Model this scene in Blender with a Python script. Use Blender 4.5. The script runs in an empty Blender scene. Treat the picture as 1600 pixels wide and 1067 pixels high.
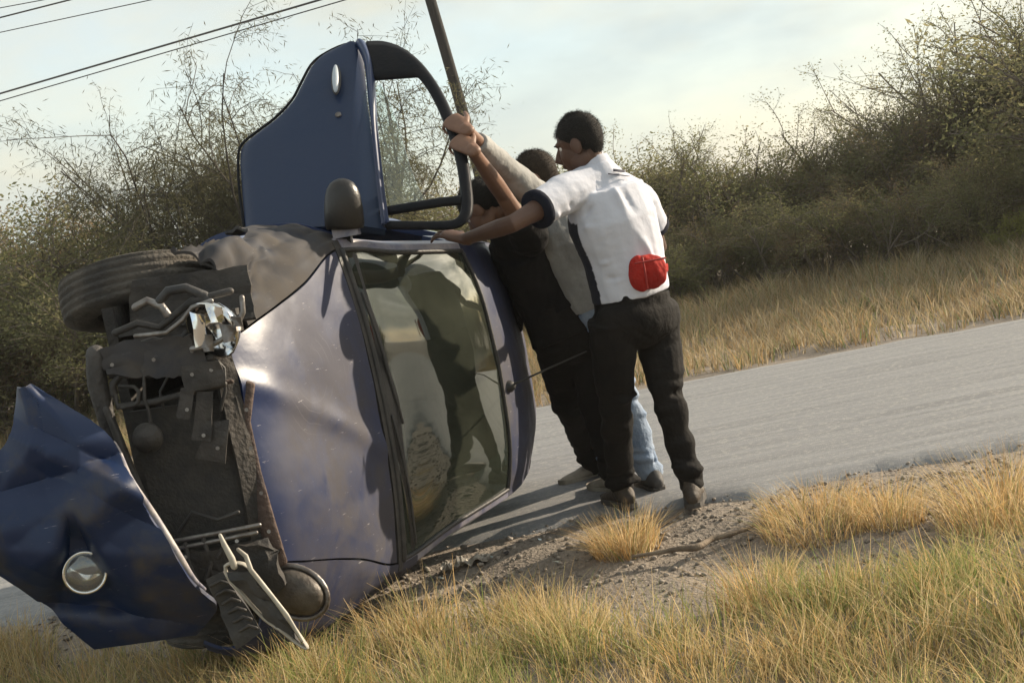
import bpy, math, random
import numpy as np
from mathutils import Vector, Matrix, noise as mnoise

random.seed(7); rng = np.random.default_rng(7)
S = bpy.context.scene
R = math.radians

# ------------------------------------------------------------------ camera
F_PX = 2500.0; CAM_H = 1.32; ROLL = R(11.0); PITCH = R(4.07)
cam_d = bpy.data.cameras.new('camera'); cam = bpy.data.objects.new('camera', cam_d)
S.collection.objects.link(cam); S.camera = cam
cam_d.sensor_width = 36; cam_d.lens = 36 * F_PX / 1600; cam_d.clip_end = 3000; cam_d.clip_start = .05
fw = Vector((0, math.cos(PITCH), -math.sin(PITCH)))
up0 = Vector((0, math.sin(PITCH), math.cos(PITCH))); rt0 = Vector((1, 0, 0))
rt = rt0 * math.cos(ROLL) - up0 * math.sin(ROLL)
upv = up0 * math.cos(ROLL) + rt0 * math.sin(ROLL)
M = Matrix((rt, upv, -fw)).transposed().to_4x4(); M.translation = (0, 0, CAM_H)
cam.matrix_world = M
def PX(p):
    """photo pixel of points (n,3) and their distance"""
    p = np.asarray(p, float).reshape(-1, 3) - np.array((0, 0, CAM_H)); z = p @ np.array(fw)
    return 800 + F_PX * (p @ np.array(rt)) / z, 533.5 - F_PX * (p @ np.array(upv)) / z, z
def W(px, py, d):
    """point of the place seen at photo pixel (px,py), d metres ahead"""
    r = fw + rt * ((px - 800) / F_PX) - upv * ((py - 533.5) / F_PX)
    return np.array((r.x * d / r.y, d, CAM_H + r.z * d / r.y))
def WG(px, py, z=0.0):
    r = fw + rt * ((px - 800) / F_PX) - upv * ((py - 533.5) / F_PX)
    k = (z - CAM_H) / r.z
    return np.array((r.x * k, r.y * k, z))

# ------------------------------------------------------------------ light
SUN_EL = R(21); SUN_AZ = R(66)            # azimuth from +Y towards +X
sd = Vector((math.sin(SUN_AZ) * math.cos(SUN_EL), math.cos(SUN_AZ) * math.cos(SUN_EL), math.sin(SUN_EL)))
w = bpy.data.worlds.new('World'); S.world = w; w.use_nodes = True
nt = w.node_tree; nt.nodes.clear()
def N(t, typ, **kw):
    n = t.nodes.new(typ)
    for k, v in kw.items():
        if k.startswith('i_'): n.inputs[k[2:].replace('_', ' ')].default_value = v
        else: setattr(n, k, v)
    return n
out = N(nt, 'ShaderNodeOutputWorld'); bg = N(nt, 'ShaderNodeBackground')
sky = N(nt, 'ShaderNodeTexSky', sky_type='NISHITA', sun_disc=False, sun_elevation=SUN_EL, sun_rotation=SUN_AZ,
        altitude=100, air_density=1.0, dust_density=1.3, ozone_density=1.0)
tc = N(nt, 'ShaderNodeTexCoord'); mp = N(nt, 'ShaderNodeMapping'); mp.inputs['Scale'].default_value = (1, 1, 2.6)
nz = N(nt, 'ShaderNodeTexNoise', i_Scale=3.2, i_Detail=6.0, i_Roughness=.55)
rp = N(nt, 'ShaderNodeValToRGB'); rp.color_ramp.elements[0].position = .38; rp.color_ramp.elements[1].position = .60
rp.color_ramp.elements[0].color = (.42, .42, .42, 1); rp.color_ramp.elements[1].color = (.95, .95, .95, 1)
mx = N(nt, 'ShaderNodeMix', data_type='RGBA')
nz2 = N(nt, 'ShaderNodeTexNoise', i_Scale=2.1, i_Detail=5.0, i_Roughness=.6); cl = N(nt, 'ShaderNodeMix', data_type='RGBA')
cl.inputs['A'].default_value = (2.65, 3.0, 3.0, 1); cl.inputs['B'].default_value = (3.85, 3.65, 2.85, 1)
rp2 = N(nt, 'ShaderNodeValToRGB'); rp2.color_ramp.elements[0].position = .40; rp2.color_ramp.elements[1].position = .58
L = nt.links.new
L(tc.outputs['Generated'], mp.inputs['Vector']); L(mp.outputs[0], nz.inputs['Vector']); L(nz.outputs['Fac'], rp.inputs[0])
L(mp.outputs[0], nz2.inputs['Vector']); L(nz2.outputs['Fac'], rp2.inputs[0]); L(rp2.outputs[0], cl.inputs['Factor']); L(cl.outputs['Result'], mx.inputs['B'])
L(rp.outputs[0], mx.inputs['Factor']); L(sky.outputs[0], mx.inputs['A']); L(mx.outputs['Result'], bg.inputs['Color'])
bg.inputs['Strength'].default_value = .12; L(bg.outputs[0], out.inputs[0])
sl = bpy.data.lights.new('sun', 'SUN'); sl.energy = 4.0; sl.angle = R(.6); sl.color = (1, .85, .65)
so = bpy.data.objects.new('sun', sl); S.collection.objects.link(so); so.location = (20, 8, 12)
so.rotation_euler = (-sd).to_track_quat('-Z', 'Y').to_euler()
S.view_settings.view_transform = 'Standard'; S.view_settings.look = 'None'
S.view_settings.exposure = 1.0; S.view_settings.gamma = 1
S.cycles.max_bounces = 6; S.cycles.transparent_max_bounces = 12

# ------------------------------------------------------------------ helpers
MATS = {}
def mat(name, col, rough=.7, col2=None, scale=6.0, bump=0.0, bscale=30.0, metal=0.0, spec=.5, stretch=None, lo=.35, hi=.65,
        attr=None, detail=5.0, coat=0.0, col3=None, scale3=2.0, lo3=.5, hi3=.62, transl=0.0, bstretch=None):
    m = bpy.data.materials.new(name); m.use_nodes = True; t = m.node_tree; l = t.links.new
    b = t.nodes['Principled BSDF']
    b.inputs['Roughness'].default_value = rough; b.inputs['Metallic'].default_value = metal
    b.inputs['Specular IOR Level'].default_value = spec; b.inputs['Coat Weight'].default_value = coat
    b.inputs['Base Color'].default_value = (*col, 1)
    c = N(t, 'ShaderNodeTexCoord'); vec = c.outputs['Object']
    cur = None
    if attr:
        a = N(t, 'ShaderNodeAttribute', attribute_name=attr); cur = a.outputs['Color']
    if col2:
        mpn = N(t, 'ShaderNodeMapping'); l(vec, mpn.inputs[0])
        if stretch: mpn.inputs['Scale'].default_value = stretch
        n = N(t, 'ShaderNodeTexNoise', i_Scale=scale, i_Detail=detail, i_Roughness=.6); l(mpn.outputs[0], n.inputs['Vector'])
        r = N(t, 'ShaderNodeMapRange'); r.inputs['From Min'].default_value = lo; r.inputs['From Max'].default_value = hi
        l(n.outputs['Fac'], r.inputs['Value'])
        x = N(t, 'ShaderNodeMix', data_type='RGBA'); l(r.outputs[0], x.inputs['Factor'])
        x.inputs['A'].default_value = (*col, 1); x.inputs['B'].default_value = (*col2, 1)
        if cur is not None: l(cur, x.inputs['A'])
        cur = x.outputs['Result']
    if col3:
        n = N(t, 'ShaderNodeTexNoise', i_Scale=scale3, i_Detail=8.0, i_Roughness=.65); l(vec, n.inputs['Vector'])
        r = N(t, 'ShaderNodeMapRange'); r.inputs['From Min'].default_value = lo3; r.inputs['From Max'].default_value = hi3
        l(n.outputs['Fac'], r.inputs['Value'])
        x = N(t, 'ShaderNodeMix', data_type='RGBA'); l(r.outputs[0], x.inputs['Factor'])
        x.inputs['A'].default_value = (*col, 1); x.inputs['B'].default_value = (*col3, 1)
        if cur is not None: l(cur, x.inputs['A'])
        cur = x.outputs['Result']
    if cur is not None: l(cur, b.inputs['Base Color'])
    if bump:
        mpb = N(t, 'ShaderNodeMapping'); l(vec, mpb.inputs[0])
        if bstretch: mpb.inputs['Scale'].default_value = bstretch
        n = N(t, 'ShaderNodeTexNoise', i_Scale=bscale, i_Detail=6.0); l(mpb.outputs[0], n.inputs['Vector'])
        bp = N(t, 'ShaderNodeBump', i_Strength=bump, i_Distance=.02); l(n.outputs['Fac'], bp.inputs['Height']); l(bp.outputs[0], b.inputs['Normal'])
    if transl:
        tr = N(t, 'ShaderNodeBsdfTranslucent'); ms = N(t, 'ShaderNodeMixShader'); ms.inputs[0].default_value = transl
        if cur is not None: l(cur, tr.inputs[0])
        else: tr.inputs[0].default_value = (*col, 1)
        o = t.nodes['Material Output']; l(b.outputs[0], ms.inputs[1]); l(tr.outputs[0], ms.inputs[2]); l(ms.outputs[0], o.inputs[0])
    MATS[name] = m; return m

def wloc(o):
    v = np.zeros(3)
    while o is not None:
        v += np.array(o.location); o = o.parent
    return v
def mk(name, V, Fc, m, parent=None, smooth=True, label=None, cat=None, group=None, kind=None, col=None, origin=None, auto=None):
    V = np.asarray(V, float).reshape(-1, 3)
    me = bpy.data.meshes.new(name)
    if parent is not None: org = wloc(parent)
    elif origin is not None: org = np.asarray(origin, float)
    else: org = np.array((V[:, 0].mean(), V[:, 1].mean(), V[:, 2].min()))
    Vl = V - org
    Fa = Fc if isinstance(Fc, np.ndarray) else None
    if Fa is not None:
        k = Fa.shape[1]; n = len(Fa)
        me.vertices.add(len(Vl)); me.vertices.foreach_set('co', Vl.astype(np.float32).ravel())
        me.loops.add(n * k); me.loops.foreach_set('vertex_index', Fa.astype(np.int32).ravel())
        me.polygons.add(n); me.polygons.foreach_set('loop_start', np.arange(0, n * k, k, dtype=np.int32))
        me.update(calc_edges=True); me.validate()
    else:
        me.from_pydata(Vl.tolist(), [], [tuple(int(i) for i in f) for f in Fc]); me.update()
    if smooth: me.polygons.foreach_set('use_smooth', np.ones(len(me.polygons), bool))
    if auto is not None:
        try: me.set_sharp_from_angle(angle=R(auto))
        except Exception: pass
    if col is not None:
        ca = me.color_attributes.new('Col', 'FLOAT_COLOR', 'POINT')
        c4 = np.ones((len(Vl), 4), np.float32); c4[:, :3] = col; ca.data.foreach_set('color', c4.ravel())
    me.materials.append(m)
    o = bpy.data.objects.new(name, me); S.collection.objects.link(o)
    if parent is not None: o.parent = parent
    else: o.location = org
    tag(o, label, cat, group, kind)
    return o
def tag(o, label=None, cat=None, group=None, kind=None):
    if label: o['label'] = label
    if cat: o['category'] = cat
    if group: o['group'] = group
    if kind: o['kind'] = kind
def thing(name, loc, label, cat, group=None):
    o = bpy.data.objects.new(name, None); S.collection.objects.link(o); o.location = loc
    o.empty_display_size = .1
    tag(o, label, cat, group); return o
def nrm(v): v = np.asarray(v, float); return v / (np.linalg.norm(v) + 1e-12)
def fbm(p, s=1.0, seed=0.0, oct=3):
    v = 0; a = 1.0
    for i in range(oct):
        v += a * mnoise.noise(Vector((p[0] * s + seed, p[1] * s + seed * 1.7, p[2] * s - seed))); a *= .5; s *= 2.1
    return v
def catmull(P, n):
    P = np.asarray(P, float); k = len(P); T = np.linspace(0, k - 1, n); out = []
    for t in T:
        i = min(int(t), k - 2); f = t - i
        p0 = P[max(i - 1, 0)]; p1 = P[i]; p2 = P[i + 1]; p3 = P[min(i + 2, k - 1)]
        m1 = (p2 - p0) * .5; m2 = (p3 - p1) * .5
        out.append((2*f**3-3*f*f+1)*p1 + (f**3-2*f*f+f)*m1 + (-2*f**3+3*f*f)*p2 + (f**3-f*f)*m2)
    return np.array(out)
def tube(pts, rad, n=10, ref=None, cap=True, closed=False, ridges=None):
    """tapered tube; rad: scalar or (ru,rv) per point, u along ref"""
    P = [np.asarray(p, float) for p in pts]; k = len(P)
    rad = [rad] * k if np.isscalar(rad) else list(rad)
    rad = [(r, r) if np.isscalar(r) else r for r in rad]
    V = []; Fc = []
    tang = []
    for i in range(k):
        if closed: t = P[(i + 1) % k] - P[i - 1]
        else: t = P[min(i + 1, k - 1)] - P[max(i - 1, 0)]
        tang.append(nrm(t))
    u = None; frames = []
    for i in range(k):
        t = tang[i]
        if ref is not None:
            r0 = ref[i] if isinstance(ref, list) else ref
            u = np.asarray(r0, float)
        elif u is None:
            u = np.array((0, 0, 1.)) if abs(t[2]) < .9 else np.array((1., 0, 0))
        u = nrm(u - t * np.dot(u, t)); frames.append((u, np.cross(t, u)))
    rings = []
    def ring(c, u, v, ru, rv):
        s = len(V)
        for j in range(n):
            a = 2 * math.pi * j / n
            V.append(c + u * ru * math.cos(a) + v * rv * math.sin(a))
        return s
    if cap and not closed:
        for q in (.15, .55, .85):
            ru, rv = rad[0]; m = min(ru, rv); h = math.cos(math.asin(q)) if False else math.sqrt(1 - q * q)
            rings.append(ring(P[0] - tang[0] * m * h, *frames[0], ru * q, rv * q))
    for i in range(k): rings.append(ring(P[i], *frames[i], *rad[i]))
    if cap and not closed:
        for q in (.85, .55, .15):
            ru, rv = rad[-1]; m = min(ru, rv); h = math.sqrt(1 - q * q)
            rings.append(ring(P[-1] + tang[-1] * m * h, *frames[-1], ru * q, rv * q))
    kk = len(rings)
    for i in range(kk if closed else kk - 1):
        a, b = rings[i], rings[(i + 1) % kk]
        for j in range(n):
            j2 = (j + 1) % n; Fc.append((a + j, a + j2, b + j2, b + j))
    if not closed:
        Fc.append(tuple(rings[0] + j for j in range(n))[::-1]); Fc.append(tuple(rings[-1] + j for j in range(n)))
    return np.array(V), Fc
def ellipsoid(c, r, axes=None, nu=16, nv=10):
    ax = np.eye(3) if axes is None else np.array(axes, float)
    V = []; Fc = []
    for i in range(1, nv):
        th = math.pi * i / nv
        for j in range(nu):
            ph = 2 * math.pi * j / nu
            V.append((math.sin(th) * math.cos(ph) * r[0], math.sin(th) * math.sin(ph) * r[1], math.cos(th) * r[2]))
    V += [(0, 0, r[2]), (0, 0, -r[2])]; V = np.array(V) @ ax + np.asarray(c, float)
    for i in range(nv - 2):
        for j in range(nu):
            j2 = (j + 1) % nu; Fc.append((i*nu+j, (i+1)*nu+j, (i+1)*nu+j2, i*nu+j2))
    t = len(V) - 2
    for j in range(nu):
        j2 = (j + 1) % nu; Fc.append((t, j, j2)); Fc.append((t + 1, (nv-2)*nu + j2, (nv-2)*nu + j))
    return V, Fc
def box(c, h, axes=None):
    ax = np.eye(3) if axes is None else np.array(axes, float)
    V = np.array([(x, y, z) for x in (-1, 1) for y in (-1, 1) for z in (-1, 1)], float) * np.asarray(h, float)
    return V @ ax + np.asarray(c, float), [(0,1,3,2),(4,6,7,5),(0,4,5,1),(2,3,7,6),(0,2,6,4),(1,5,7,3)]
def join(parts):
    V = []; Fc = []; n = 0
    for v, f in parts:
        V.append(np.asarray(v)); Fc += [tuple(i + n for i in q) for q in f]; n += len(v)
    return np.concatenate(V), Fc
def lathe(prof, c, axis, n=28):
    """prof: (radius, along) list"""
    axis = nrm(axis); u = nrm(np.cross(axis, (0.31, .2, .9))); v = np.cross(axis, u); c = np.asarray(c, float)
    V = []; Fc = []
    for r, h in prof:
        for j in range(n):
            a = 2 * math.pi * j / n; V.append(c + axis * h + (u * math.cos(a) + v * math.sin(a)) * r)
    for i in range(len(prof) - 1):
        for j in range(n):
            j2 = (j + 1) % n; Fc.append((i*n+j, i*n+j2, (i+1)*n+j2, (i+1)*n+j))
    return np.array(V), Fc
def remesh(parts, vox, smooth=4, disp=None):
    V, Fc = join(parts)
    me = bpy.data.meshes.new('tmp'); me.from_pydata(V.tolist(), [], [tuple(map(int, f)) for f in Fc]); me.update()
    o = bpy.data.objects.new('tmp', me); S.collection.objects.link(o)
    md = o.modifiers.new('r', 'REMESH'); md.mode = 'VOXEL'; md.voxel_size = vox
    if smooth:
        ms = o.modifiers.new('s', 'SMOOTH'); ms.factor = .5; ms.iterations = smooth
    dg = bpy.context.evaluated_depsgraph_get(); e = o.evaluated_get(dg); m2 = e.to_mesh()
    n = len(m2.vertices); co = np.empty(n * 3, np.float32); m2.vertices.foreach_get('co', co); co = co.reshape(-1, 3).astype(float)
    nr = np.empty(n * 3, np.float32); m2.vertices.foreach_get('normal', nr); nr = nr.reshape(-1, 3)
    fc = [tuple(p.vertices) for p in m2.polygons]
    e.to_mesh_clear(); bpy.data.objects.remove(o); bpy.data.meshes.remove(me)
    if callable(getattr(disp, 'vec', None)):
        co = co + nr * disp.vec(co)[:, None]
    elif disp is not None:
        d = np.array([disp(p) for p in co]); co = co + nr * d[:, None]
    return co, fc
def grid_shell(P, thick, nvec=None):
    """P: (n,m,3) surface points -> closed thin shell"""
    n, m, _ = P.shape
    du = np.gradient(P, axis=0); dv = np.gradient(P, axis=1); nn = np.cross(du, dv)
    nn /= np.linalg.norm(nn, axis=2, keepdims=True) + 1e-9
    Q = P - nn * thick
    V = np.concatenate([P.reshape(-1, 3), Q.reshape(-1, 3)]); o = n * m; Fc = []
    I = lambda i, j: i * m + j
    for i in range(n - 1):
        for j in range(m - 1):
            Fc.append((I(i,j), I(i+1,j), I(i+1,j+1), I(i,j+1)))
            Fc.append((o+I(i,j), o+I(i,j+1), o+I(i+1,j+1), o+I(i+1,j)))
    for i in range(n - 1):
        Fc.append((I(i,0), o+I(i,0), o+I(i+1,0), I(i+1,0))); Fc.append((I(i,m-1), I(i+1,m-1), o+I(i+1,m-1), o+I(i,m-1)))
    for j in range(m - 1):
        Fc.append((I(0,j), I(0,j+1), o+I(0,j+1), o+I(0,j))); Fc.append((I(n-1,j), o+I(n-1,j), o+I(n-1,j+1), I(n-1,j+1)))
    return V, Fc
def sstep(a, b, x):
    t = np.clip((x - a) / (b - a), 0, 1); return t * t * (3 - 2 * t)

# ------------------------------------------------------------------ setting: ground, road
def y_near(x): return 6.82 - .10 * x
def y_far(x): return 11.40 - .10 * x
def gz(x, y):
    """height of the ground"""
    dn = y_near(x) - y; df = y - y_far(x)
    z = -.09 * sstep(.05, 1.0, dn) - .05 * sstep(1.5, 4, dn) + .06 * sstep(1.0, 9, df)
    z = z + (sstep(.05, .5, dn) + sstep(.1, .8, df)) * .02 * (np.sin(x * 3.1 + y * 1.3) * np.sin(y * 2.7 - x * 1.1) + .6 * np.sin(x * 7.3 + y * 5.1))
    return z - .01 - .004 * 0
M_ground = mat('ground_dirt', (.28, .235, .19), .95, (.175, .145, .118), 9, .9, 60, col3=(.30, .25, .20), scale3=30, lo3=.55, hi3=.66)
M_road = mat('road_asphalt', (.25, .25, .255), .8, (.175, .175, .18), 3.0, .30, 210, stretch=(.22, 3.2, 1), col3=(.32, .31, .29), scale3=38, lo3=.50, hi3=.66)
xs = np.concatenate([np.linspace(-900, -40, 10), np.linspace(-30, -6, 25), np.linspace(-5, 5, 140), np.linspace(6, 30, 25), np.linspace(40, 900, 10)])
ys = np.concatenate([np.linspace(-300, -10, 6), np.linspace(-6, 3.5, 12), np.linspace(3.7, 7.6, 70), np.linspace(7.9, 11, 8), np.linspace(11.1, 20, 50), np.linspace(22, 60, 20), np.linspace(100, 1500, 8)])
X, Y = np.meshgrid(xs, ys, indexing='ij'); Z = gz(X, Y)
Z = Z + (rng.random(Z.shape) - .5) * .012 * (sstep(.1, .5, y_near(X) - Y) + sstep(.1, .5, Y - y_far(X)))
n, m = X.shape; idx = np.arange(n * m).reshape(n, m)
Fq = np.stack([idx[:-1, :-1], idx[1:, :-1], idx[1:, 1:], idx[:-1, 1:]], -1).reshape(-1, 4)
mk('ground', np.stack([X, Y, Z], -1), Fq, M_ground, kind='structure', origin=(0, 0, 0))
# road sheet with broken edges
rx = np.concatenate([np.linspace(-700, -12, 20), np.linspace(-11, 11, 420), np.linspace(12, 700, 20)])
V = []; TS = [0, .01, .022, .06, .12, .2, .3, .4, .5, .6, .7, .8, .9, .96, .98, .99, 1]; nT = len(TS)
for x in rx:
    e0 = .10 * fbm((x * 1.6, 0, 0), 1, 3) + .05 * fbm((x * 9, 0, 0), 1, 5); e1 = .10 * fbm((x * 1.5, 4, 0), 1, 9)
    for t in TS:
        y = (y_near(x) + e0) * (1 - t) + (y_far(x) + e1) * t
        edge = sstep(0, .05, t) * sstep(1, .95, t)
        V.append((x, y, -.035 + .052 * sstep(0, .02, t) * sstep(1, .98, t) + .03 * math.sin(math.pi * t)))
n = len(rx); idx = np.arange(n * nT).reshape(n, nT)
Fq = np.stack([idx[:-1, :-1], idx[1:, :-1], idx[1:, 1:], idx[:-1, 1:]], -1).reshape(-1, 4)
mk('road', V, Fq, M_road, kind='structure', origin=(0, 0, 0))

# utility poles and wires beyond the far verge
M_pole = mat('pole_wood', (.018, .016, .015), .9, (.010, .009, .009), 5, .5, 40, stretch=(6, 6, .5))
M_wire = mat('wire_black', (.03, .03, .035), .6)
def utility_pole(x, y, lean, label):
    t = thing('utility_pole', (x, y, float(gz(x, y)) - .05), label, 'utility pole')
    b = np.array((x, y, float(gz(x, y)) - .3)); top = b + np.array((lean, 0, 10.6))
    pts = [b + (top - b) * k + np.array((.05 * math.sin(k * 5), .03 * math.cos(k * 4), 0)) for k in np.linspace(0, 1, 12)]
    mk('post', *tube(pts, list(np.linspace(.135, .105, 12)), 12), M_pole, t)
    arms = []
    for h in (.925, .70):
        c = b + (top - b) * h
        mk('crossarm', *box(c + np.array((0, -.16, 0)), (.9, .045, .06), [(.45, .89, 0), (-.89, .45, 0), (0, 0, 1)]), M_pole, t, smooth=False)
        for s in (-.8, 0, .8):
            p = c + np.array((.45 * s, .89 * s - .16, .06)); arms.append(p)
            mk('insulator', *lathe([(0, 0), (.03, 0), (.045, .03), (.03, .05), (.045, .08), (.02, .11), (0, .12)], p, (0, 0, 1), 10), M_wire, t)
    return arms
ta = utility_pole(.15, 35, -.75, 'leaning dark wooden utility pole standing beyond the upturned car')
tb = utility_pole(-34, 55, .2, 'wooden utility pole where the power lines run off over the thorn trees')
# wires: pole to pole with a little sag
def wire(p, q, sag, r, label):
    p, q = np.array(p), np.array(q); pts = []
    for k in np.linspace(0, 1, 40):
        c = p + (q - p) * k; c[2] -= sag * 4 * k * (1 - k); pts.append(c)
    mk('power_line', *tube(pts, r, 6), M_wire, None, label=label, cat='power line', group='power lines between the two poles')
WIRES = [((0, 13), (70, 0), .012, 'thin topmost power line of the upper three'), ((0, 28), (110, 0), .02, 'thick middle power line of the upper three'),
         ((0, 49), (225, 0), .012, 'thin lowest power line of the upper three'),
         ((0, 141), (470, 0), .024, 'thick upper cable of the lower pair of power lines'), ((0, 152), (506, 0), .014, 'thin lower cable of the lower pair of power lines')]
for (p0, p1, r, lab) in WIRES:
    A = W(*p0, 41.5); B = W(p1[0], p1[1], 41.5 - (p1[0]) / 1600 * 19)
    dd = (B - A)
    P = A - dd * ((A[0] + 34) / dd[0]); Q = A + dd * ((-.3 - A[0]) / dd[0])
    Q[1] = 34.85
    wire(P, Q, .0, r, lab)

# ------------------------------------------------------------------ the overturned car
CS = .95; TH = R(6.0)
cA = np.array((math.sin(TH), math.cos(TH), 0)); cU = np.array((math.cos(TH), -math.sin(TH), 0)); cD = np.array((0, 0, -1.))
cP0 = np.array((-1.546, 5.343, .737))
def C(a, l, b): return cP0 + CS * (np.multiply.outer(a, cA) + np.multiply.outer(l, cD) + np.multiply.outer(b, cU))
# materials
def paint(name, blue, dust, lo, hi, scale=3.0, scr=.5, rough=.38, dustrough=.75, attr=None, coat=.35):
    m = bpy.data.materials.new(name); m.use_nodes = True; t = m.node_tree; l = t.links.new
    b = t.nodes['Principled BSDF']; c = N(t, 'ShaderNodeTexCoord')
    n = N(t, 'ShaderNodeTexNoise', i_Scale=scale, i_Detail=9.0, i_Roughness=.62, i_Distortion=.4); l(c.outputs['Object'], n.inputs['Vector'])
    r = N(t, 'ShaderNodeMapRange'); r.inputs['From Min'].default_value = lo; r.inputs['From Max'].default_value = hi; l(n.outputs['Fac'], r.inputs['Value'])
    if attr:
        at_ = N(t, 'ShaderNodeAttribute', attribute_name='Col'); mu = N(t, 'ShaderNodeMath', operation='MULTIPLY'); l(r.outputs[0], mu.inputs[0]); l(at_.outputs['Fac'], mu.inputs[1])
        class _R: outputs = [mu.outputs[0]]
        r = _R
    mp = N(t, 'ShaderNodeMapping'); mp.inputs['Scale'].default_value = (3, 3, 26); mp.inputs['Rotation'].default_value = (.3, .5, .2); l(c.outputs['Object'], mp.inputs[0])
    n2 = N(t, 'ShaderNodeTexNoise', i_Scale=4.0, i_Detail=4.0, i_Roughness=.7); l(mp.outputs[0], n2.inputs['Vector'])
    r2 = N(t, 'ShaderNodeMapRange'); r2.inputs['From Min'].default_value = .66; r2.inputs['From Max'].default_value = .74; r2.inputs['To Max'].default_value = scr; l(n2.outputs['Fac'], r2.inputs['Value'])
    x = N(t, 'ShaderNodeMix', data_type='RGBA'); l(r.outputs[0], x.inputs['Factor']); x.inputs['A'].default_value = (*blue, 1); x.inputs['B'].default_value = (*dust, 1)
    if attr:   # concentric scuff marks rubbed into the dust
        vm = N(t, 'ShaderNodeVectorMath', operation='SUBTRACT'); l(c.outputs['Object'], vm.inputs[0]); cc_ = W(462, 590, 5.75) - (cP0 + np.array((.9, 1.2, -.77))); vm.inputs[1].default_value = tuple(cc_)
        wv = N(t, 'ShaderNodeTexWave', wave_type='RINGS', rings_direction='SPHERICAL', i_Scale=9.0, i_Distortion=2.5, i_Detail=2.0); wv.inputs['Detail Scale'].default_value = 1.2; l(vm.outputs[0], wv.inputs['Vector'])
        ln_ = N(t, 'ShaderNodeVectorMath', operation='LENGTH'); l(vm.outputs[0], ln_.inputs[0])
        q1 = N(t, 'ShaderNodeMapRange'); q1.inputs['From Min'].default_value = .965; q1.inputs['From Max'].default_value = 1.0; l(wv.outputs['Fac'], q1.inputs['Value'])
        q2 = N(t, 'ShaderNodeMapRange'); q2.inputs['From Min'].default_value = .36; q2.inputs['From Max'].default_value = .10; l(ln_.outputs['Value'], q2.inputs['Value'])
        n5 = N(t, 'ShaderNodeTexNoise', i_Scale=4.5, i_Detail=2.0); l(c.outputs['Object'], n5.inputs['Vector'])
        q3 = N(t, 'ShaderNodeMapRange'); q3.inputs['From Min'].default_value = .54; q3.inputs['From Max'].default_value = .66; q3.inputs['To Max'].default_value = .10; l(n5.outputs['Fac'], q3.inputs['Value'])
        k1 = N(t, 'ShaderNodeMath', operation='MULTIPLY'); l(q1.outputs[0], k1.inputs[0]); l(q2.outputs[0], k1.inputs[1])
        k2 = N(t, 'ShaderNodeMath', operation='MULTIPLY'); l(k1.outputs[0], k2.inputs[0]); l(q3.outputs[0], k2.inputs[1])
        k3 = N(t, 'ShaderNodeMath', operation='MAXIMUM'); l(k2.outputs[0], k3.inputs[0]); l(r2.outputs[0], k3.inputs[1])
        class _R2: outputs = [k3.outputs[0]]
        r2 = _R2
    x2 = N(t, 'ShaderNodeMix', data_type='RGBA'); l(r2.outputs[0], x2.inputs['Factor']); l(x.outputs['Result'], x2.inputs['A']); x2.inputs['B'].default_value = (.42, .40, .42, 1)
    l(x2.outputs['Result'], b.inputs['Base Color'])
    rr = N(t, 'ShaderNodeMapRange'); rr.inputs['To Min'].default_value = rough; rr.inputs['To Max'].default_value = dustrough; l(r.outputs[0], rr.inputs['Value']); l(rr.outputs[0], b.inputs['Roughness'])
    b.inputs['Coat Weight'].default_value = coat; b.inputs['Coat Roughness'].default_value = .25; b.inputs['Specular IOR Level'].default_value = .4
    n3 = N(t, 'ShaderNodeTexNoise', i_Scale=22.0, i_Detail=5.0); l(c.outputs['Object'], n3.inputs['Vector'])
    bp = N(t, 'ShaderNodeBump', i_Strength=.12, i_Distance=.01); l(n3.outputs['Fac'], bp.inputs['Height']); l(bp.outputs[0], b.inputs['Normal'])
    return m
BLUE = (.012, .030, .105)
M_blue = paint('paint_blue', BLUE, (.035, .05, .12), .45, .75, scr=.15)
M_door = paint('paint_door', (.003, .018, .060), (.010, .027, .070), .5, .8, scr=.05, rough=.5, coat=.1)
M_hood = paint('paint_hood_dusty', (.005, .018, .075), (.046, .043, .055), .26, .58, 4.2, scr=.7, rough=.40, attr=1, coat=.06)
M_fend = paint('paint_fender_dusty', (.014, .018, .030), (.066, .058, .052), .34, .62, 5.0, scr=.25, rough=.68, dustrough=.92, coat=0.0)
M_bump = paint('paint_bumper', (.003, .016, .062), (.055, .050, .052), .52, .70, 5.0, scr=.55, rough=.45, coat=.05)
M_plast = mat('black_plastic', (.018, .018, .02), .55, (.05, .047, .045), 8, .2, 60)
M_mirror = mat('mirror_plastic', (.010, .009, .009), .38, (.022, .019, .017), 9, .1, 80)
M_rubber = mat('tyre_rubber', (.040, .037, .035), .9, (.10, .088, .074), 7, .6, 60, lo=.36, hi=.66)
M_metal = mat('bare_metal', (.30, .29, .28), .45, (.12, .10, .09), 12, .2, 60, metal=.8)
M_dark = mat('engine_dark', (.018, .017, .017), .8, (.045, .038, .032), 9, .6, 40)
M_grime = mat('grimy_metal', (.058, .052, .048), .65, (.022, .02, .019), 10, .4, 50)
M_rust = mat('rusty_rail', (.10, .066, .052), .85, (.045, .032, .03), 8, .6, 50)
M_rad = mat('radiator_core', (.030, .030, .030), .8, (.05, .046, .042), 20, .4, 90)
M_chrome = mat('lamp_chrome', (.75, .75, .74), .12, metal=1.0)
M_trim = mat('trim_pale', (.45, .42, .36), .55, (.25, .22, .18), 12)
M_seat = mat('seat_fabric', (.055, .055, .06), .95, (.03, .03, .035), 30)
M_lens = mat('lamp_lens_dirty', (.10, .085, .07), .5, (.045, .034, .026), 14, .4, 30, metal=.2)
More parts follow.
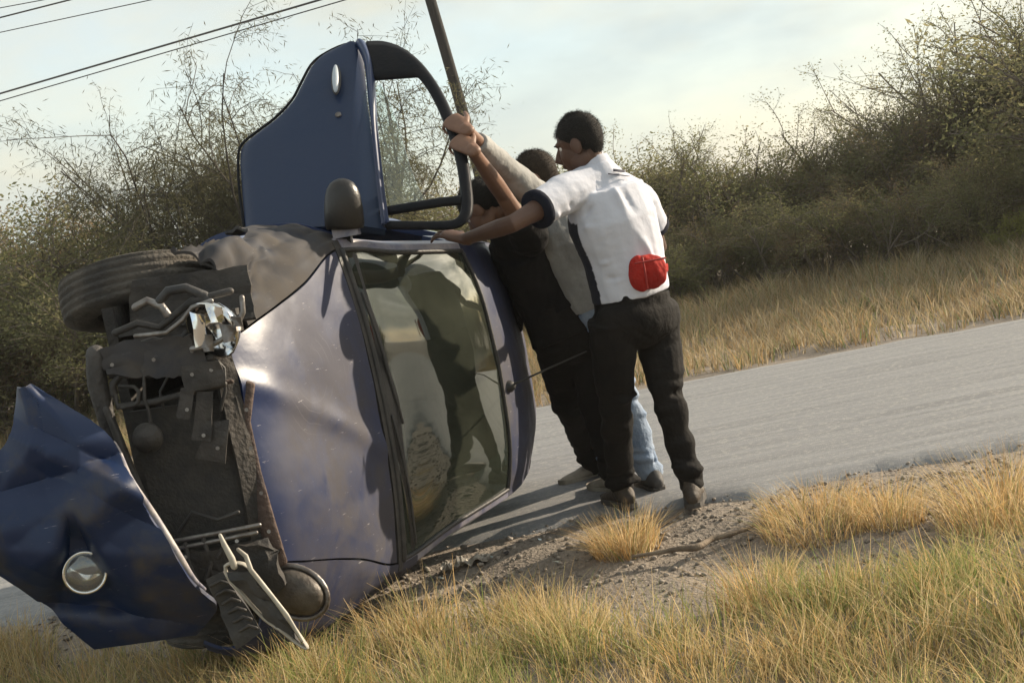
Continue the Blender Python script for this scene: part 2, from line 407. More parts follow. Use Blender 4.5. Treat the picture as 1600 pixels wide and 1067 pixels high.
def glass(name, tint, refl, dust, dcol, rg=.02):
    m = bpy.data.materials.new(name); m.use_nodes = True; t = m.node_tree; l = t.links.new
    for nn in list(t.nodes):
        if nn.type == 'BSDF_PRINCIPLED': t.nodes.remove(nn)
    o = t.nodes['Material Output']
    tr = N(t, 'ShaderNodeBsdfTransparent'); tr.inputs[0].default_value = (*tint, 1)
    gl = N(t, 'ShaderNodeBsdfGlossy'); gl.inputs['Roughness'].default_value = rg; gl.inputs[0].default_value = (.9, .95, .93, 1)
    df = N(t, 'ShaderNodeBsdfDiffuse'); df.inputs[0].default_value = (*dcol, 1)
    fr = N(t, 'ShaderNodeFresnel', i_IOR=1.52); ad = N(t, 'ShaderNodeMath', operation='ADD', use_clamp=True); ad.inputs[1].default_value = refl; l(fr.outputs[0], ad.inputs[0])
    ge = N(t, 'ShaderNodeNewGeometry'); iv = N(t, 'ShaderNodeMath', operation='SUBTRACT'); iv.inputs[0].default_value = 1.0; l(ge.outputs['Backfacing'], iv.inputs[1])
    am = N(t, 'ShaderNodeMath', operation='MULTIPLY'); l(ad.outputs[0], am.inputs[0]); l(iv.outputs[0], am.inputs[1])
    m1 = N(t, 'ShaderNodeMixShader'); l(am.outputs[0], m1.inputs[0]); l(tr.outputs[0], m1.inputs[1]); l(gl.outputs[0], m1.inputs[2])
    c = N(t, 'ShaderNodeTexCoord'); n = N(t, 'ShaderNodeTexNoise', i_Scale=2.5, i_Detail=7.0, i_Roughness=.65); l(c.outputs['Object'], n.inputs['Vector'])
    r = N(t, 'ShaderNodeMapRange'); r.inputs['From Min'].default_value = .4; r.inputs['From Max'].default_value = .7; r.inputs['To Max'].default_value = dust; r.inputs['To Min'].default_value = dust * .45; l(n.outputs['Fac'], r.inputs['Value'])
    m2 = N(t, 'ShaderNodeMixShader'); l(r.outputs[0], m2.inputs[0]); l(m1.outputs[0], m2.inputs[1]); l(df.outputs[0], m2.inputs[2]); l(m2.outputs[0], o.inputs[0])
    return m
M_wind = glass('windscreen_glass', (.20, .25, .215), .14, .42, (.095, .105, .08), .03)
M_dglass = glass('door_glass', (.94, .98, .96), .04, .04, (.45, .48, .44))

ST = np.array([0.02, .10, .25, .6, .98, 1.3, 1.68, 2.1, 2.7, 3.1, 3.45, 3.58])
low = lambda s5, s6, s7, s8: [s5, s6, s7, s8]
CT = np.array([
 [(0,.585),(.22,.58),(.40,.565),(.50,.55),(.58,.53),(.64,.49),(.68,.43),(.68,.36),(.62,.28)],
 [(0,.665),(.22,.66),(.41,.64),(.52,.62),(.62,.59),(.70,.54),(.745,.46),(.74,.36),(.68,.26)],
 [(0,.745),(.25,.74),(.45,.71),(.57,.68),(.67,.64),(.745,.58),(.785,.48),(.78,.36),(.70,.24)],
 [(0,.865),(.28,.855),(.54,.825),(.64,.795),(.71,.745),(.785,.66),(.815,.52),(.80,.36),(.70,.22)],
 [(0,.965),(.32,.955),(.65,.915),(.70,.885),(.735,.83),(.79,.72),(.815,.54),(.80,.36),(.70,.20)],
 [(0,1.145),(.33,1.13),(.60,1.075),(.65,1.03),(.735,.89),(.795,.75),(.815,.55),(.80,.36),(.70,.20)],
 [(0,1.325),(.33,1.31),(.55,1.265),(.60,1.22),(.735,.91),(.795,.76),(.815,.55),(.80,.36),(.70,.20)],
 [(0,1.375),(.33,1.36),(.54,1.31),(.58,1.265),(.735,.92),(.795,.77),(.815,.55),(.80,.36),(.70,.20)],
 [(0,1.35),(.33,1.335),(.52,1.285),(.56,1.24),(.725,.93),(.79,.78),(.81,.55),(.79,.36),(.70,.20)],
 [(0,1.25),(.32,1.235),(.49,1.19),(.53,1.14),(.70,.92),(.77,.78),(.79,.55),(.77,.36),(.68,.24)],
 [(0,.95),(.3,.94),(.44,.92),(.50,.89),(.62,.82),(.71,.72),(.74,.55),(.72,.38),(.62,.26)],
 [(0,.66),(.28,.655),(.42,.645),(.48,.63),(.57,.60),(.64,.56),(.67,.48),(.66,.38),(.58,.28)]], float)
g_ = CT[..., 1]; CT[..., 1] = np.where((g_ > .93) & (ST[:, None] > 1.0), g_ + .16 * (g_ - .93), g_)
TT = 161; dense_t = np.stack([catmull(CT[i], TT) for i in range(len(ST))])          # (S,TT,2)
AA = 240; a_dense = np.linspace(ST[0], ST[-1], AA); TAB = np.zeros((AA, TT, 2))
for i, a in enumerate(a_dense):
    k = min(np.searchsorted(ST, a, side='right') - 1, len(ST) - 2); h = ST[k+1] - ST[k]; f = (a - ST[k]) / h
    def tg(q):
        if q == 0: return (dense_t[1] - dense_t[0]) / (ST[1] - ST[0])
        if q == len(ST) - 1: return (dense_t[-1] - dense_t[-2]) / (ST[-1] - ST[-2])
        return (dense_t[q+1] - dense_t[q-1]) / (ST[q+1] - ST[q-1])
    m1, m2 = tg(k) * h, tg(k + 1) * h
    TAB[i] = (2*f**3-3*f*f+1)*dense_t[k] + (f**3-2*f*f+f)*m1 + (-2*f**3+3*f*f)*dense_t[k+1] + (f**3-f*f)*m2
def SP(a, t):
    """body surface in car coordinates (a,l,b); arrays"""
    a = np.asarray(a, float); t = np.asarray(t, float)
    ia = np.clip((a - ST[0]) / (ST[-1] - ST[0]) * (AA - 1), 0, AA - 1.001); it = np.clip(np.abs(t) / 8 * (TT - 1), 0, TT - 1.001)
    i = ia.astype(int); j = it.astype(int); fa = (ia - i)[..., None]; ft = (it - j)[..., None]
    q = (TAB[i, j] * (1-fa) * (1-ft) + TAB[i+1, j] * fa * (1-ft) + TAB[i, j+1] * (1-fa) * ft + TAB[i+1, j+1] * fa * ft)
    l = q[..., 0] * np.sign(t); b = q[..., 1]
    a2 = a + .13 * (l / .75) ** 2 * (1 - sstep(.1, .95, a))
    return np.stack([a2, l, b], -1)
def fbm_row(G): return np.array([[fbm(p, 3.5, 51) for p in r] for r in G])
def panel(name, a0, a1, t0, t1, na, nt_, m, parent, thick=.012, off=0.0, deform=None, arch=None, label=None):
    ts = np.linspace(t0, t1, nt_); G = np.zeros((na, nt_, 3))
    for j, t in enumerate(ts):
        s = a0(t) if callable(a0) else a0; e = a1(t) if callable(a1) else a1
        G[:, j] = SP(np.linspace(s, e, na), np.full(na, t))
    def normals(G):
        nn = np.cross(np.gradient(G, axis=1), np.gradient(G, axis=0)); nn /= np.linalg.norm(nn, axis=2, keepdims=True) + 1e-9
        c = np.array((1.8, 0, .6)); s = np.sign(((G - c) * nn).sum(2).mean()) or 1
        return nn * s
    nn = normals(G); G = G + nn * off
    if deform is not None:
        for i in range(na):
            for j in range(nt_): G[i, j] += deform(G[i, j], nn[i, j], ts[j])
    keep = np.ones((na - 1, nt_ - 1), bool)
    if arch:
        ac, bc, r = arch; d = np.hypot(G[..., 0] - ac, G[..., 2] - bc); ins = d < r
        allin = ins[:-1, :-1] & ins[1:, :-1] & ins[:-1, 1:] & ins[1:, 1:]; keep &= ~allin
        k = np.where(ins, r / np.maximum(d, 1e-6), 1.0)
        G[..., 0] = ac + (G[..., 0] - ac) * k; G[..., 2] = bc + (G[..., 2] - bc) * k
    Q = G - nn * thick
    Wd = lambda g: cP0 + CS * (g[..., :1] * cA + g[..., 1:2] * cD + g[..., 2:] * cU)
    V = np.concatenate([Wd(G).reshape(-1, 3), Wd(Q).reshape(-1, 3)]); o = na * nt_; Fc = []; edges = {}
    I = lambda i, j: i * nt_ + j
    flip = np.dot(np.cross(Wd(G)[1, 0] - Wd(G)[0, 0], Wd(G)[0, 1] - Wd(G)[0, 0]), Wd(G + nn)[0, 0] - Wd(G)[0, 0]) < 0
    for i in range(na - 1):
        for j in range(nt_ - 1):
            if not keep[i, j]: continue
            q = (I(i,j), I(i+1,j), I(i+1,j+1), I(i,j+1)); q = q[::-1] if flip else q
            Fc.append(q); Fc.append(tuple(o + x for x in q[::-1]))
            for k in range(4):
                e = (q[k], q[(k+1) % 4]); edges[e] = 1
    for (x, y) in edges:
        if (y, x) not in edges: Fc.append((y, x, o + x, o + y))
    dc = None
    if m is M_hood:
        q = sstep(.06, .42, G[..., 0] - .10 * fbm_row(G)) * (.55 + .45 * sstep(-.62, .1, G[..., 1])); q = np.concatenate([q.ravel(), q.ravel()]); dc = np.stack([q, q, q], 1)
    ob = mk(name, V, Fc, m, parent, auto=40, col=dc)
    if label: ob['label'] = label
    return ob

car = thing('overturned_car', cP0 + np.array((.9, 1.2, -.77)), 'small dark blue hatchback wrecked and lying on its side at the road edge', 'car')
def dent(p, nrm_, t):
    a, l, b = p
    d = .010 * fbm((a * 2.2, l * 2.2, 0), 1, 2) - .018 * math.exp(-(((a - .46) / .20) ** 2 + ((l + .15) / .26) ** 2))
    d += .014 * math.exp(-((l + .05 - (a - .5) * .5) / .05) ** 2)
    return nrm_ * d
hood = panel('bonnet', .085, .945, -2.0, 2.0, 46, 60, M_hood, car, deform=dent)
hood['label'] = 'dusty scratched bonnet, dented, with a lavender sheen'
panel('front_panel', .03, .082, -2.6, 2.6, 8, 40, M_dark, car, thick=.02, deform=lambda p, n_, t: n_ * .008 * fbm(p, 6, 4))
# right fender (upper side), crushed
def crush(p, n_, t):
    k = sstep(2.2, 3.6, abs(t)); f = sstep(1.0, .3, p[0])
    q_ = (p[0] * 1.5 + p[2] * .8, p[1] * 2.6, p[2] * 4.6 - p[0] * 1.2)
    d = fbm(q_, 1.1, 11, 1) * .05 + abs(fbm(q_, 2.0, 21, 2)) * .06 - .035
    v = n_ * d * (.25 + .75 * k) * (.35 + .65 * f)
    v = v + np.array((.0, .05 * fbm(p, 5, 31), .05 * fbm(p, 4, 41))) * k * f
    v = v + np.array((0, .07, 0)) * sstep(.5, .2, p[0]) * k
    return v
fr = panel('fender', .20, 1.08, -6.4, -2.05, 44, 56, M_fend, car, deform=crush, arch=(.66, .27, .36)); fr['label'] = 'crushed dusty front fender on the upper side'
fl = panel('fender', .04, 1.08, 2.05, 7.6, 44, 56, M_hood, car, deform=lambda p, n_, t: n_ * .010 * fbm(p, 3, 8), arch=(.66, .27, .33))
panel('cowl', .955, .985, -2.3, 2.3, 4, 40, M_plast, car, off=.001)
ws = panel('windscreen', lambda t: .995, lambda t: 1.66, -1.93, 1.93, 30, 50, M_wind, car, thick=.006, off=-.004)
# seal round the glass
def edge_tube(name, path, r, m, parent, n=8, off=.004):
    P = []
    for a, t in path:
        q = SP(np.array(a), np.array(t)); P.append(C(q[0], q[1], q[2]))
    return mk(name, *tube(P, r, n), m, parent)
edge_tube('windscreen_seal', [(.99, t) for t in np.linspace(-1.97, 1.97, 30)], .013, M_plast, car)
edge_tube('windscreen_seal', [(1.667, t) for t in np.linspace(-1.97, 1.97, 30)], .008, M_plast, car)
for s in (-1, 1): edge_tube('windscreen_seal', [(a, s * 1.97) for a in np.linspace(.99, 1.667, 24)], .009, M_plast, car)
M_pil = paint('paint_pillar', (.07, .08, .16), (.30, .28, .30), .35, .6, 6, scr=.5, rough=.35)
for s in (-1, 1): panel('windscreen_pillar', 1.0, 1.672, s * 2.0, s * 3.05, 24, 10, M_pil, car, thick=.03)
panel('roof', 1.675, 3.08, -3.05, 3.05, 40, 50, M_hood, car, deform=lambda p, n_, t: n_ * .006 * fbm(p, 3, 3))
panel('hatch', 3.085, 3.575, -4.6, 4.6, 24, 40, M_blue, car)
for s in (-1, 1):
    panel('quarter_panel', 2.33, 3.572, s * 4.0, s * 7.6, 40, 36, M_blue, car, arch=(3.07, .27, .34))
    panel('quarter_window', 2.33, 3.08, s * 3.08, s * 3.97, 12, 8, M_dglass, car, thick=.006)
    panel('sill', 1.09, 2.325, s * 7.0, s * 8.0, 12, 8, M_blue, car, thick=.02)
panel('door', 1.095, 2.322, 4.02, 6.98, 24, 20, M_blue, car)          # closed door on the underside
panel('door_window', 1.3, 2.322, 3.08, 3.98, 14, 8, M_dglass, car, thick=.006)
panel('roof_rail', 1.675, 2.33, -3.35, -3.06, 14, 5, M_blue, car, thick=.03)
panel('door_pillar', 2.27, 2.328, -3.97, -3.3, 4, 14, M_blue, car, thick=.03)
panel('hinge_pillar', 1.085, 1.14, -6.98, -3.3, 4, 18, M_blue, car, thick=.03)
# rear closing panel, floor, firewall
rim = SP(np.full(41, 3.575), np.linspace(-8, 8, 41)); rim = np.concatenate([rim, [[3.575, 0, .28]]])
ctr = rim.mean(0) + np.array((.03, 0, 0)); V = np.concatenate([C(rim[:, 0], rim[:, 1], rim[:, 2]), [C(*ctr)]])
mk('rear_bumper', V, [(i, (i + 1) % 42, 42) for i in range(42)], M_plast, car)
axes_car = [cA, cD, cU]
def cbox(name, a, l, b, ha, hl, hb, m, parent, bev=True):
    return mk(name, *box(C(a, l, b), np.array((ha, hl, hb)) * CS, axes_car), m, parent, smooth=False)
cbox('floor_pan', 1.85, 0, .20, 1.68, .60, .02, M_dark, car)
cbox('firewall', .96, 0, .52, .02, .60, .28, M_dark, car)
cbox('engine_block', .46, .05, .42, .22, .30, .14, M_dark, car)
for s in (-1, 1): cbox('inner_wing', .55, s * .50, .45, .40, .012, .22, M_grime, car)
# interior
dash = [C(1.12, -.60, .84), C(1.10, -.3, .87), C(1.08, 0, .88), C(1.10, .3, .87), C(1.12, .60, .84)]
mk('dashboard', *tube(dash, [(.13, .12)] * 5, 12, ref=cU), M_plast, car)
for s in (-1, 1):
    st = mk('seat', *join([tube([C(1.55, s*.33, .42), C(1.75, s*.33, .40), C(1.98, s*.33, .40)], [(.08, .22)] * 3, 14, ref=cU),
                           tube([C(2.0, s*.33, .45), C(2.08, s*.33, .7), C(2.16, s*.33, .98)], [(.07, .21), (.075, .22), (.06, .19)], 14, ref=cA)]), M_seat, car)
    mk('headrest', *tube([C(2.17, s*.33, 1.02), C(2.19, s*.33, 1.10), C(2.2, s*.33, 1.17)], [(.045, .10), (.05, .12), (.04, .10)], 12, ref=cA), M_seat, st)
cbox('rear_seat', 2.75, 0, .62, .08, .55, .25, M_seat, car)
sw = C(1.33, .33, .80); ax = nrm(cA * .85 + cU * .45)
mk('steering_wheel', *lathe([(.17, -.012), (.185, 0), (.17, .012), (.155, 0), (.17, -.012)], sw, ax, 28), M_plast, car)
# wipers
for (l0, l1) in ((-.45, .12), (.08, .58)):
    P = [SP(np.array(1.0 + .05 * k), np.array(tt)) for k, tt in zip(np.linspace(0, 1, 8), np.interp(np.linspace(l0, l1, 8), [-.65, .65], [-2, 2]))]
    mk('wiper', *tube([C(*(p + np.array((0, 0, .016)))) for p in P], .006, 6), M_plast, car)
# antenna on the front of the roof
q = SP(np.array(1.73), np.array(0.35)); p0 = C(*q); p1 = W(916, 549, p0[1] - .12)
an = mk('antenna', *tube([p0 - cU * .01, p0 + (p1 - p0) * .1, p1], [.010, .005, .0028], 8), M_plast, car)
mk('antenna_base', *lathe([(.028, -.01), (.026, .012), (.012, .03), (0, .034)], p0, cU, 14), M_plast, an)
# wheels
def wheel(a, l, b, ax, parent, r=.278, wd=.083):
    c = C(a, l, b); ax = nrm(ax); prof = []
    prof = [(.17, -wd*.8), (.20, -wd*1.0), (.245, -wd*.98), (r-.008, -wd*.80)]
    for k in np.linspace(-.72, .72, 19):
        groove = .010 if int(round((k + .72) / .08)) % 4 == 2 else 0
        prof.append((r - .01 * k * k - groove, wd * k))
    prof += [(r-.008, wd*.80), (.245, wd*.98), (.20, wd*1.0), (.17, wd*.8)]
    prof = [(x * CS, y * CS) for x, y in prof]
    wh = bpy.data.objects.new('wheel', None); S.collection.objects.link(wh); wh.parent = parent; wh.location = c - wloc(parent)
    mk('tyre', *lathe(prof, c, ax, 44), M_rubber, wh)
    mk('rim', *lathe([(x * CS, y * CS) for x, y in [(.172, -.075), (.165, -.05), (.15, .0), (.10, .035), (.05, .045), (.03, .06), (0, .062)]], c, ax, 32), M_grime, wh)
    for k in range(10):
        u = nrm(np.cross(ax, (0, 0, 1))); v = np.cross(ax, u); an_ = k * math.pi / 5
        d = u * math.cos(an_) + v * math.sin(an_)
        if k % 2 == 0: mk('lug_nut', *tube([c + ax * .035 + d * .05, c + ax * .055 + d * .05], .009, 6), M_metal, wh)
    return wh
up_ax = -cD
wheel(.55, -.635, .205, nrm(up_ax * .95 + cA * .23 - cU * .06), car, r=.30, wd=.092)
wheel(.66, .66, .27, cD, car)
wheel(3.07, -.68, .27, up_ax, car); wheel(3.07, .66, .27, cD, car)
# suspension strut behind upper wheel
mk('suspension_arm', *tube([C(.62, -.62, .27), C(.60, -.45, .32), C(.58, -.2, .34)], [.035, .03, .03], 10), M_dark, car)
mk('suspension_strut', *tube([C(.62, -.60, .30), C(.70, -.52, .55), C(.76, -.48, .75)], [.035, .05, .05], 10), M_dark, car)

# mirror: black shell standing on the upper A pillar
def ring_path(c, u, v, prof): return [c + u * x + v * y for x, y in prof]
mb = W(539, 357, 6.22); mt = W(533, 279, 6.20)
pts = [mb + (mt - mb) * k for k in (0, .1, .4, .66, .80, .91, .97, 1.0, 1.002)]
mir = mk('mirror', *tube(pts, [(.073, .045), (.078, .052), (.076, .058), (.069, .055), (.060, .048), (.046, .037), (.028, .022), (.010, .008), (.001, .001)], 24, ref=cU, cap=False), M_mirror, car)
mk('mirror_foot', *box(W(541, 361, 6.23), (.05, .03, .022), [cU, cA, -cD]), M_pil, mir, smooth=False)

M_frame0 = mat('seal_rubber', (.008, .009, .012), .8, spec=.2)
# ---- the open door, swung up about its front edge
PHI = R(49); hz = C(1.115, -.755, .55)
dU = cU; dD = cA * math.cos(PHI) + np.array((0, 0, 1.)) * math.sin(PHI); dN = np.cross(dU, dD); dN = dN if dN[1] < 0 else -dN
def on_door(px, py, off=0.0):
    o = np.array((0, 0, CAM_H)); r = W(px, py, 10) - o; k = np.dot(hz - o, dN) / np.dot(r, dN); p = o + r * k
    return p + dN * off
DOOR = thing_part = bpy.data.objects.new('door', None); S.collection.objects.link(DOOR); DOOR.parent = car; DOOR.location = hz - wloc(car)
DOOR['label'] = 'door swung wide open and standing up from the car'
# outer skin rows: from trailing edge (top) to hinge (bottom); left = sill edge, right = window belt
rows = [((541, 71), (560, 70)), ((506, 86), (566, 86)), ((486, 103), (568, 103)), ((470, 131), (571, 131)), ((455, 158), (573, 158)), ((428, 186), (577, 186)),
        ((398, 208), (579, 205)), ((378, 226), (582, 224)), ((374, 250), (585, 246)), ((376, 280), (589, 275)), ((378, 310), (593, 303)), ((380, 335), (597, 328)), ((382, 364), (602, 356))]
Lr = catmull(np.array([r[0] for r in rows], float), 34); Rr = catmull(np.array([r[1] for r in rows], float), 34)
G = np.zeros((34, 30, 3))
for i in range(34):
    for j in range(30):
        f = j / 29; px = Lr[i] * (1 - f) + Rr[i] * f
        e = .022 * math.sin(math.pi * min(max(f, 0), 1)) ** .5 - .012 * sstep(.82, 1, f)
        e += .010 * sstep(.03, 0, abs(f - .80)) * 0 - .012 * sstep(.06, .0, f)
        G[i, j] = on_door(px[0], px[1], e)
V, Fc = grid_shell(G, .035 if np.dot(np.cross(G[1,0]-G[0,0], G[0,1]-G[0,0]), dN) > 0 else -.035)
mk('door_skin', V, Fc, M_door, DOOR, auto=50)
# belt moulding strip beside the glass
bl = [(556, 72), (570, 103), (576, 158), (582, 205), (588, 250), (594, 300), (602, 356)]; br = [(574, 71), (585, 100), (589, 158), (592, 205), (596, 250), (601, 300), (608, 356)]
G = np.zeros((26, 8, 3)); a_ = catmull(np.array(bl, float), 26); b_ = catmull(np.array(br, float), 26)
for i in range(26):
    for j in range(8):
        f = j / 7; px = a_[i] * (1 - f) + b_[i] * f; G[i, j] = on_door(*px, .03 * math.sin(math.pi * f) + .012)
M_belt = paint('paint_belt', (.016, .034, .095), (.05, .06, .11), .45, .7, scr=.1, rough=.35)
mk('belt_moulding', *grid_shell(G, .02), M_belt, DOOR)
# window frame: closed band of outer and inner outline
fo = np.array([(574, 70), (600, 70), (628, 80), (655, 102), (678, 132), (694, 160), (708, 192), (720, 225), (729, 260), (734, 295), (736, 325), (731, 345), (712, 357), (670, 358), (606, 357)], float)
fi = np.array([(586, 128), (612, 126), (640, 124), (655, 124), (668, 135), (684, 162), (698, 193), (710, 226), (719, 262), (724, 296), (726, 320), (723, 339), (708, 351), (665, 353), (600, 352)], float)
ofo = catmull(fo, 60); ofi = catmull(fi, 60); G = np.zeros((60, 7, 3))
for i in range(60):
    for j in range(7):
        f = j / 6; px = ofo[i] * (1 - f) + ofi[i] * f; G[i, j] = on_door(*px, .009 * math.sin(math.pi * f) ** .5 + .004)
M_frame = mat('door_frame_paint', (.005, .007, .011), .5, (.012, .012, .014), 8, .1, 50, spec=.12)
mk('window_frame', *grid_shell(G, .014), M_frame, DOOR)
mk('window_divider', *tube([on_door(598, 331), on_door(640, 324), on_door(690, 316), on_door(722, 313)], [(.016, .022)] * 4, 10, ref=dN), M_frame, DOOR)
# half lowered glass with a curved edge
gl = [(586, 128), (588, 160), (591, 200), (594, 240), (598, 290), (602, 330)]; gr = [(592, 128), (608, 160), (622, 200), (634, 240), (648, 280), (668, 320)]
a_ = catmull(np.array(gl, float), 20); b_ = catmull(np.array(gr, float), 20); G = np.zeros((20, 8, 3))
for i in range(20):
    for j in range(8):
        f = j / 7; G[i, j] = on_door(*(a_[i] * (1 - f) + b_[i] * f), -.012 - .01 * math.sin(math.pi * f))
mk('window_glass', *grid_shell(G, .005), M_dglass, DOOR)
# handle: oval recess with a pale grip
hc = on_door(530, 137, .045); hv = nrm(on_door(530, 170) - on_door(530, 107)); hu = np.cross(hv, dN)
ob = mk('handle', *ellipsoid(hc, (.022, .090, .012), [hu, hv, dN], 16, 10), M_plast, DOOR)
mk('grip', *ellipsoid(hc + dN * .008 - hu * .0, (.015, .084, .016), [hu, hv, dN], 16, 10), mat('handle_grip', (.42, .47, .52), .35), DOOR)
for py in (356, 352):
    pass
for fx in (.25, .75):
    q = on_door(400 + 180 * fx, 362, -.02); mk('door_hinge', *box(q, (.03, .05, .02), [dU, dD, dN]), M_plast, DOOR, smooth=False)
mk('door_lock', *lathe([(.012, -.005), (.013, .004), (.009, .006), (0, .005)], on_door(531, 186, .024), dN, 16), M_metal, DOOR)
mk('door_seal', *tube([on_door(*p, -.012) for p in catmull(np.array([(380, 352), (372, 290), (371, 240), (378, 221), (400, 203), (430, 180), (455, 153), (470, 125), (486, 97), (508, 80), (541, 66), (575, 66)], float), 40)], .006, 6), M_frame0, DOOR)
# inner door trim
q0 = on_door(480, 250, -.05)
G2 = np.zeros((14, 10, 3))
for i in range(14):
    for j in range(10):
        f = .06 + .88 * j / 9; k = 2 + int(i * 30 / 13) if False else min(33, 2 + i * 2); px = Lr[k] * (1 - f) + Rr[k] * f; G2[i, j] = on_door(px[0], px[1], -.05)
mk('door_trim', *grid_shell(G2, .02), M_plast, DOOR)

# ---- exposed front end
FA = 5.32   # depth of the torn open nose
def fpx(pts, d, r, name, m, n=8, parent=car, closed=False):
    return mk(name, *tube([W(p[0], p[1], d + (p[2] if len(p) > 2 else 0)) for p in pts], r, n, closed=closed), m, parent)
def quad_slab(name, corners, d, th, m, parent, rough=.0, n=12):
    A_, B_, C_, D_ = [W(c[0], c[1], d + (c[2] if len(c) > 2 else 0)) for c in corners]; G = np.zeros((n, n, 3))
    for i in range(n):
        for j in range(n):
            u, v = i / (n - 1), j / (n - 1); p = A_ * (1-u) * (1-v) + B_ * (1-u) * v + C_ * u * v + D_ * u * (1-v)
            G[i, j] = p + np.array((0, -1, 0)) * rough * fbm(p, 9, 5) + np.array((1, 0, .5)) * rough * .4 * fbm(p, 12, 15)
    return mk(name, *grid_shell(G, th), m, parent, auto=22)
rad = quad_slab('radiator', [(205, 642), (372, 618), (425, 862), (262, 862)], FA + .07, -.04, M_rad, car)
for k in range(26):   # horizontal fins of the core
    f = (k + .5) / 26; a_ = W(208 + 56 * f, 646 + 214 * f, FA + .066); b_ = W(374 + 50 * f, 622 + 238 * f, FA + .066)
    mk('radiator_fin', *tube([a_, b_], [.0025] * 2, 4), M_grime, rad)
# dusty bent blue cross panel over the radiator
quad_slab('bumper_beam', [(160, 545, .02), (300, 520, .0), (340, 585, -.02), (172, 592, -.01)], FA - .02, -.03, M_fend, car, .02, 16)
fpx([(150, 555), (152, 600), (168, 660), (196, 730), (232, 810), (262, 880)], FA - .01, [.035, .035, .03, .03, .028, .025], 'frame_rail', M_grime, 12)
fpx([(166, 640), (190, 700), (222, 770), (246, 830)], FA - .05, .012, 'frame_lip', M_grime)
fpx([(178, 615), (176, 600), (190, 585), (260, 575), (330, 560)], FA - .04, .013, 'front_tube', M_grime)
fpx([(178, 610), (184, 635), (240, 628), (350, 600)], FA - .04, .011, 'front_tube', M_grime)
fpx([(188, 603), (210, 604), (217, 612), (216, 628), (208, 634), (190, 637)], FA - .05, .007, 'hose_loop', M_grime)
fpx([(225, 580), (226, 625), (232, 640), (236, 662)], FA - .05, .006, 'horn_bracket', M_grime)
hr = mk('horn', *lathe([(0, -.035), (.03, -.035), (.036, -.02), (.05, -.012), (.052, 0), (.05, .01), (0, .012)], W(231, 684, FA - .05), (.15, 1, .1), 24), M_grime, car)
fpx([(385, 600, .06), (378, 660, .04), (395, 740, .03), (415, 810, .02), (436, 880, .02)], FA + .01, [(.030, .012)] * 5, 'rusty_rail', M_rust, 12)
quad_slab('torn_bracket', [(285, 572), (345, 560), (352, 600), (292, 612)], FA - .07, -.008, M_grime, car, .02, 6)
quad_slab('torn_bracket', [(284, 605), (306, 603), (296, 655), (276, 652)], FA - .07, -.006, M_grime, car, .012, 5)
quad_slab('torn_bracket', [(308, 612), (332, 612), (330, 690), (300, 686)], FA - .06, -.006, M_grime, car, .012, 5)
quad_slab('torn_bracket', [(328, 660), (358, 656), (352, 724), (304, 716)], FA - .05, -.006, M_grime, car, .012, 5)
for i, pts in enumerate([[(268, 846), (320, 836), (375, 826), (405, 820)], [(272, 858), (330, 846), (400, 832)], [(290, 850), (296, 880), (308, 905)], [(318, 842), (330, 880), (322, 905)], [(350, 836), (352, 850), (340, 870)]]):
    fpx(pts, FA - .03, .008, 'lower_tube', M_metal if i < 2 else M_grime)
quad_slab('lower_crossmember', [(262, 868), (420, 838), (450, 905), (300, 940)], FA + .02, -.05, M_dark, car, .03)
# upper headlamp: smashed
hl = mk('headlamp', *lathe([(.012, .09), (.05, .07), (.085, .03), (.105, -.02), (.098, -.02), (.08, .03), (.04, .065), (0, .07)], W(335, 512, FA - .02), (.55, .75, .35), 22), M_chrome, car)
hl['label'] = 'smashed headlamp with broken reflector on the upper side'
for (cc, hx, hy, rz) in (((312, 515), 14, 28, .3), ((338, 490), 16, 14, -.4), ((356, 520), 12, 16, .9), ((325, 535), 12, 16, .5), ((372, 505), 8, 14, 1.2)):
    x, y = cc
    quad_slab('lens_shard', [(x-hx, y-hy, .02), (x+hx*.6, y-hy*.8, -.02), (x+hx, y+hy*.7, .01), (x-hx*.5, y+hy, -.02)], FA - .10, -.004, M_chrome if hx > 12 else M_metal, hl, .02, 5)
fpx([(300, 545), (330, 540), (365, 520), (380, 488), (378, 465)], FA - .09, .009, 'headlamp_bezel', M_metal, 8, hl)
fpx([(212, 525), (260, 520), (285, 500), (300, 480), (330, 470)], FA - .06, .008, 'torn_wire', M_metal, 6)
quad_slab('wheel_liner', [(205, 440, .1), (390, 415, .1), (400, 500, .0), (200, 520, .05)], FA + .14, -.01, M_dark, car, .03, 9)
quad_slab('wheel_liner', [(205, 505, .1), (310, 480, .1), (320, 560, .0), (215, 560, .05)], FA + .06, -.01, M_dark, car, .03, 8)
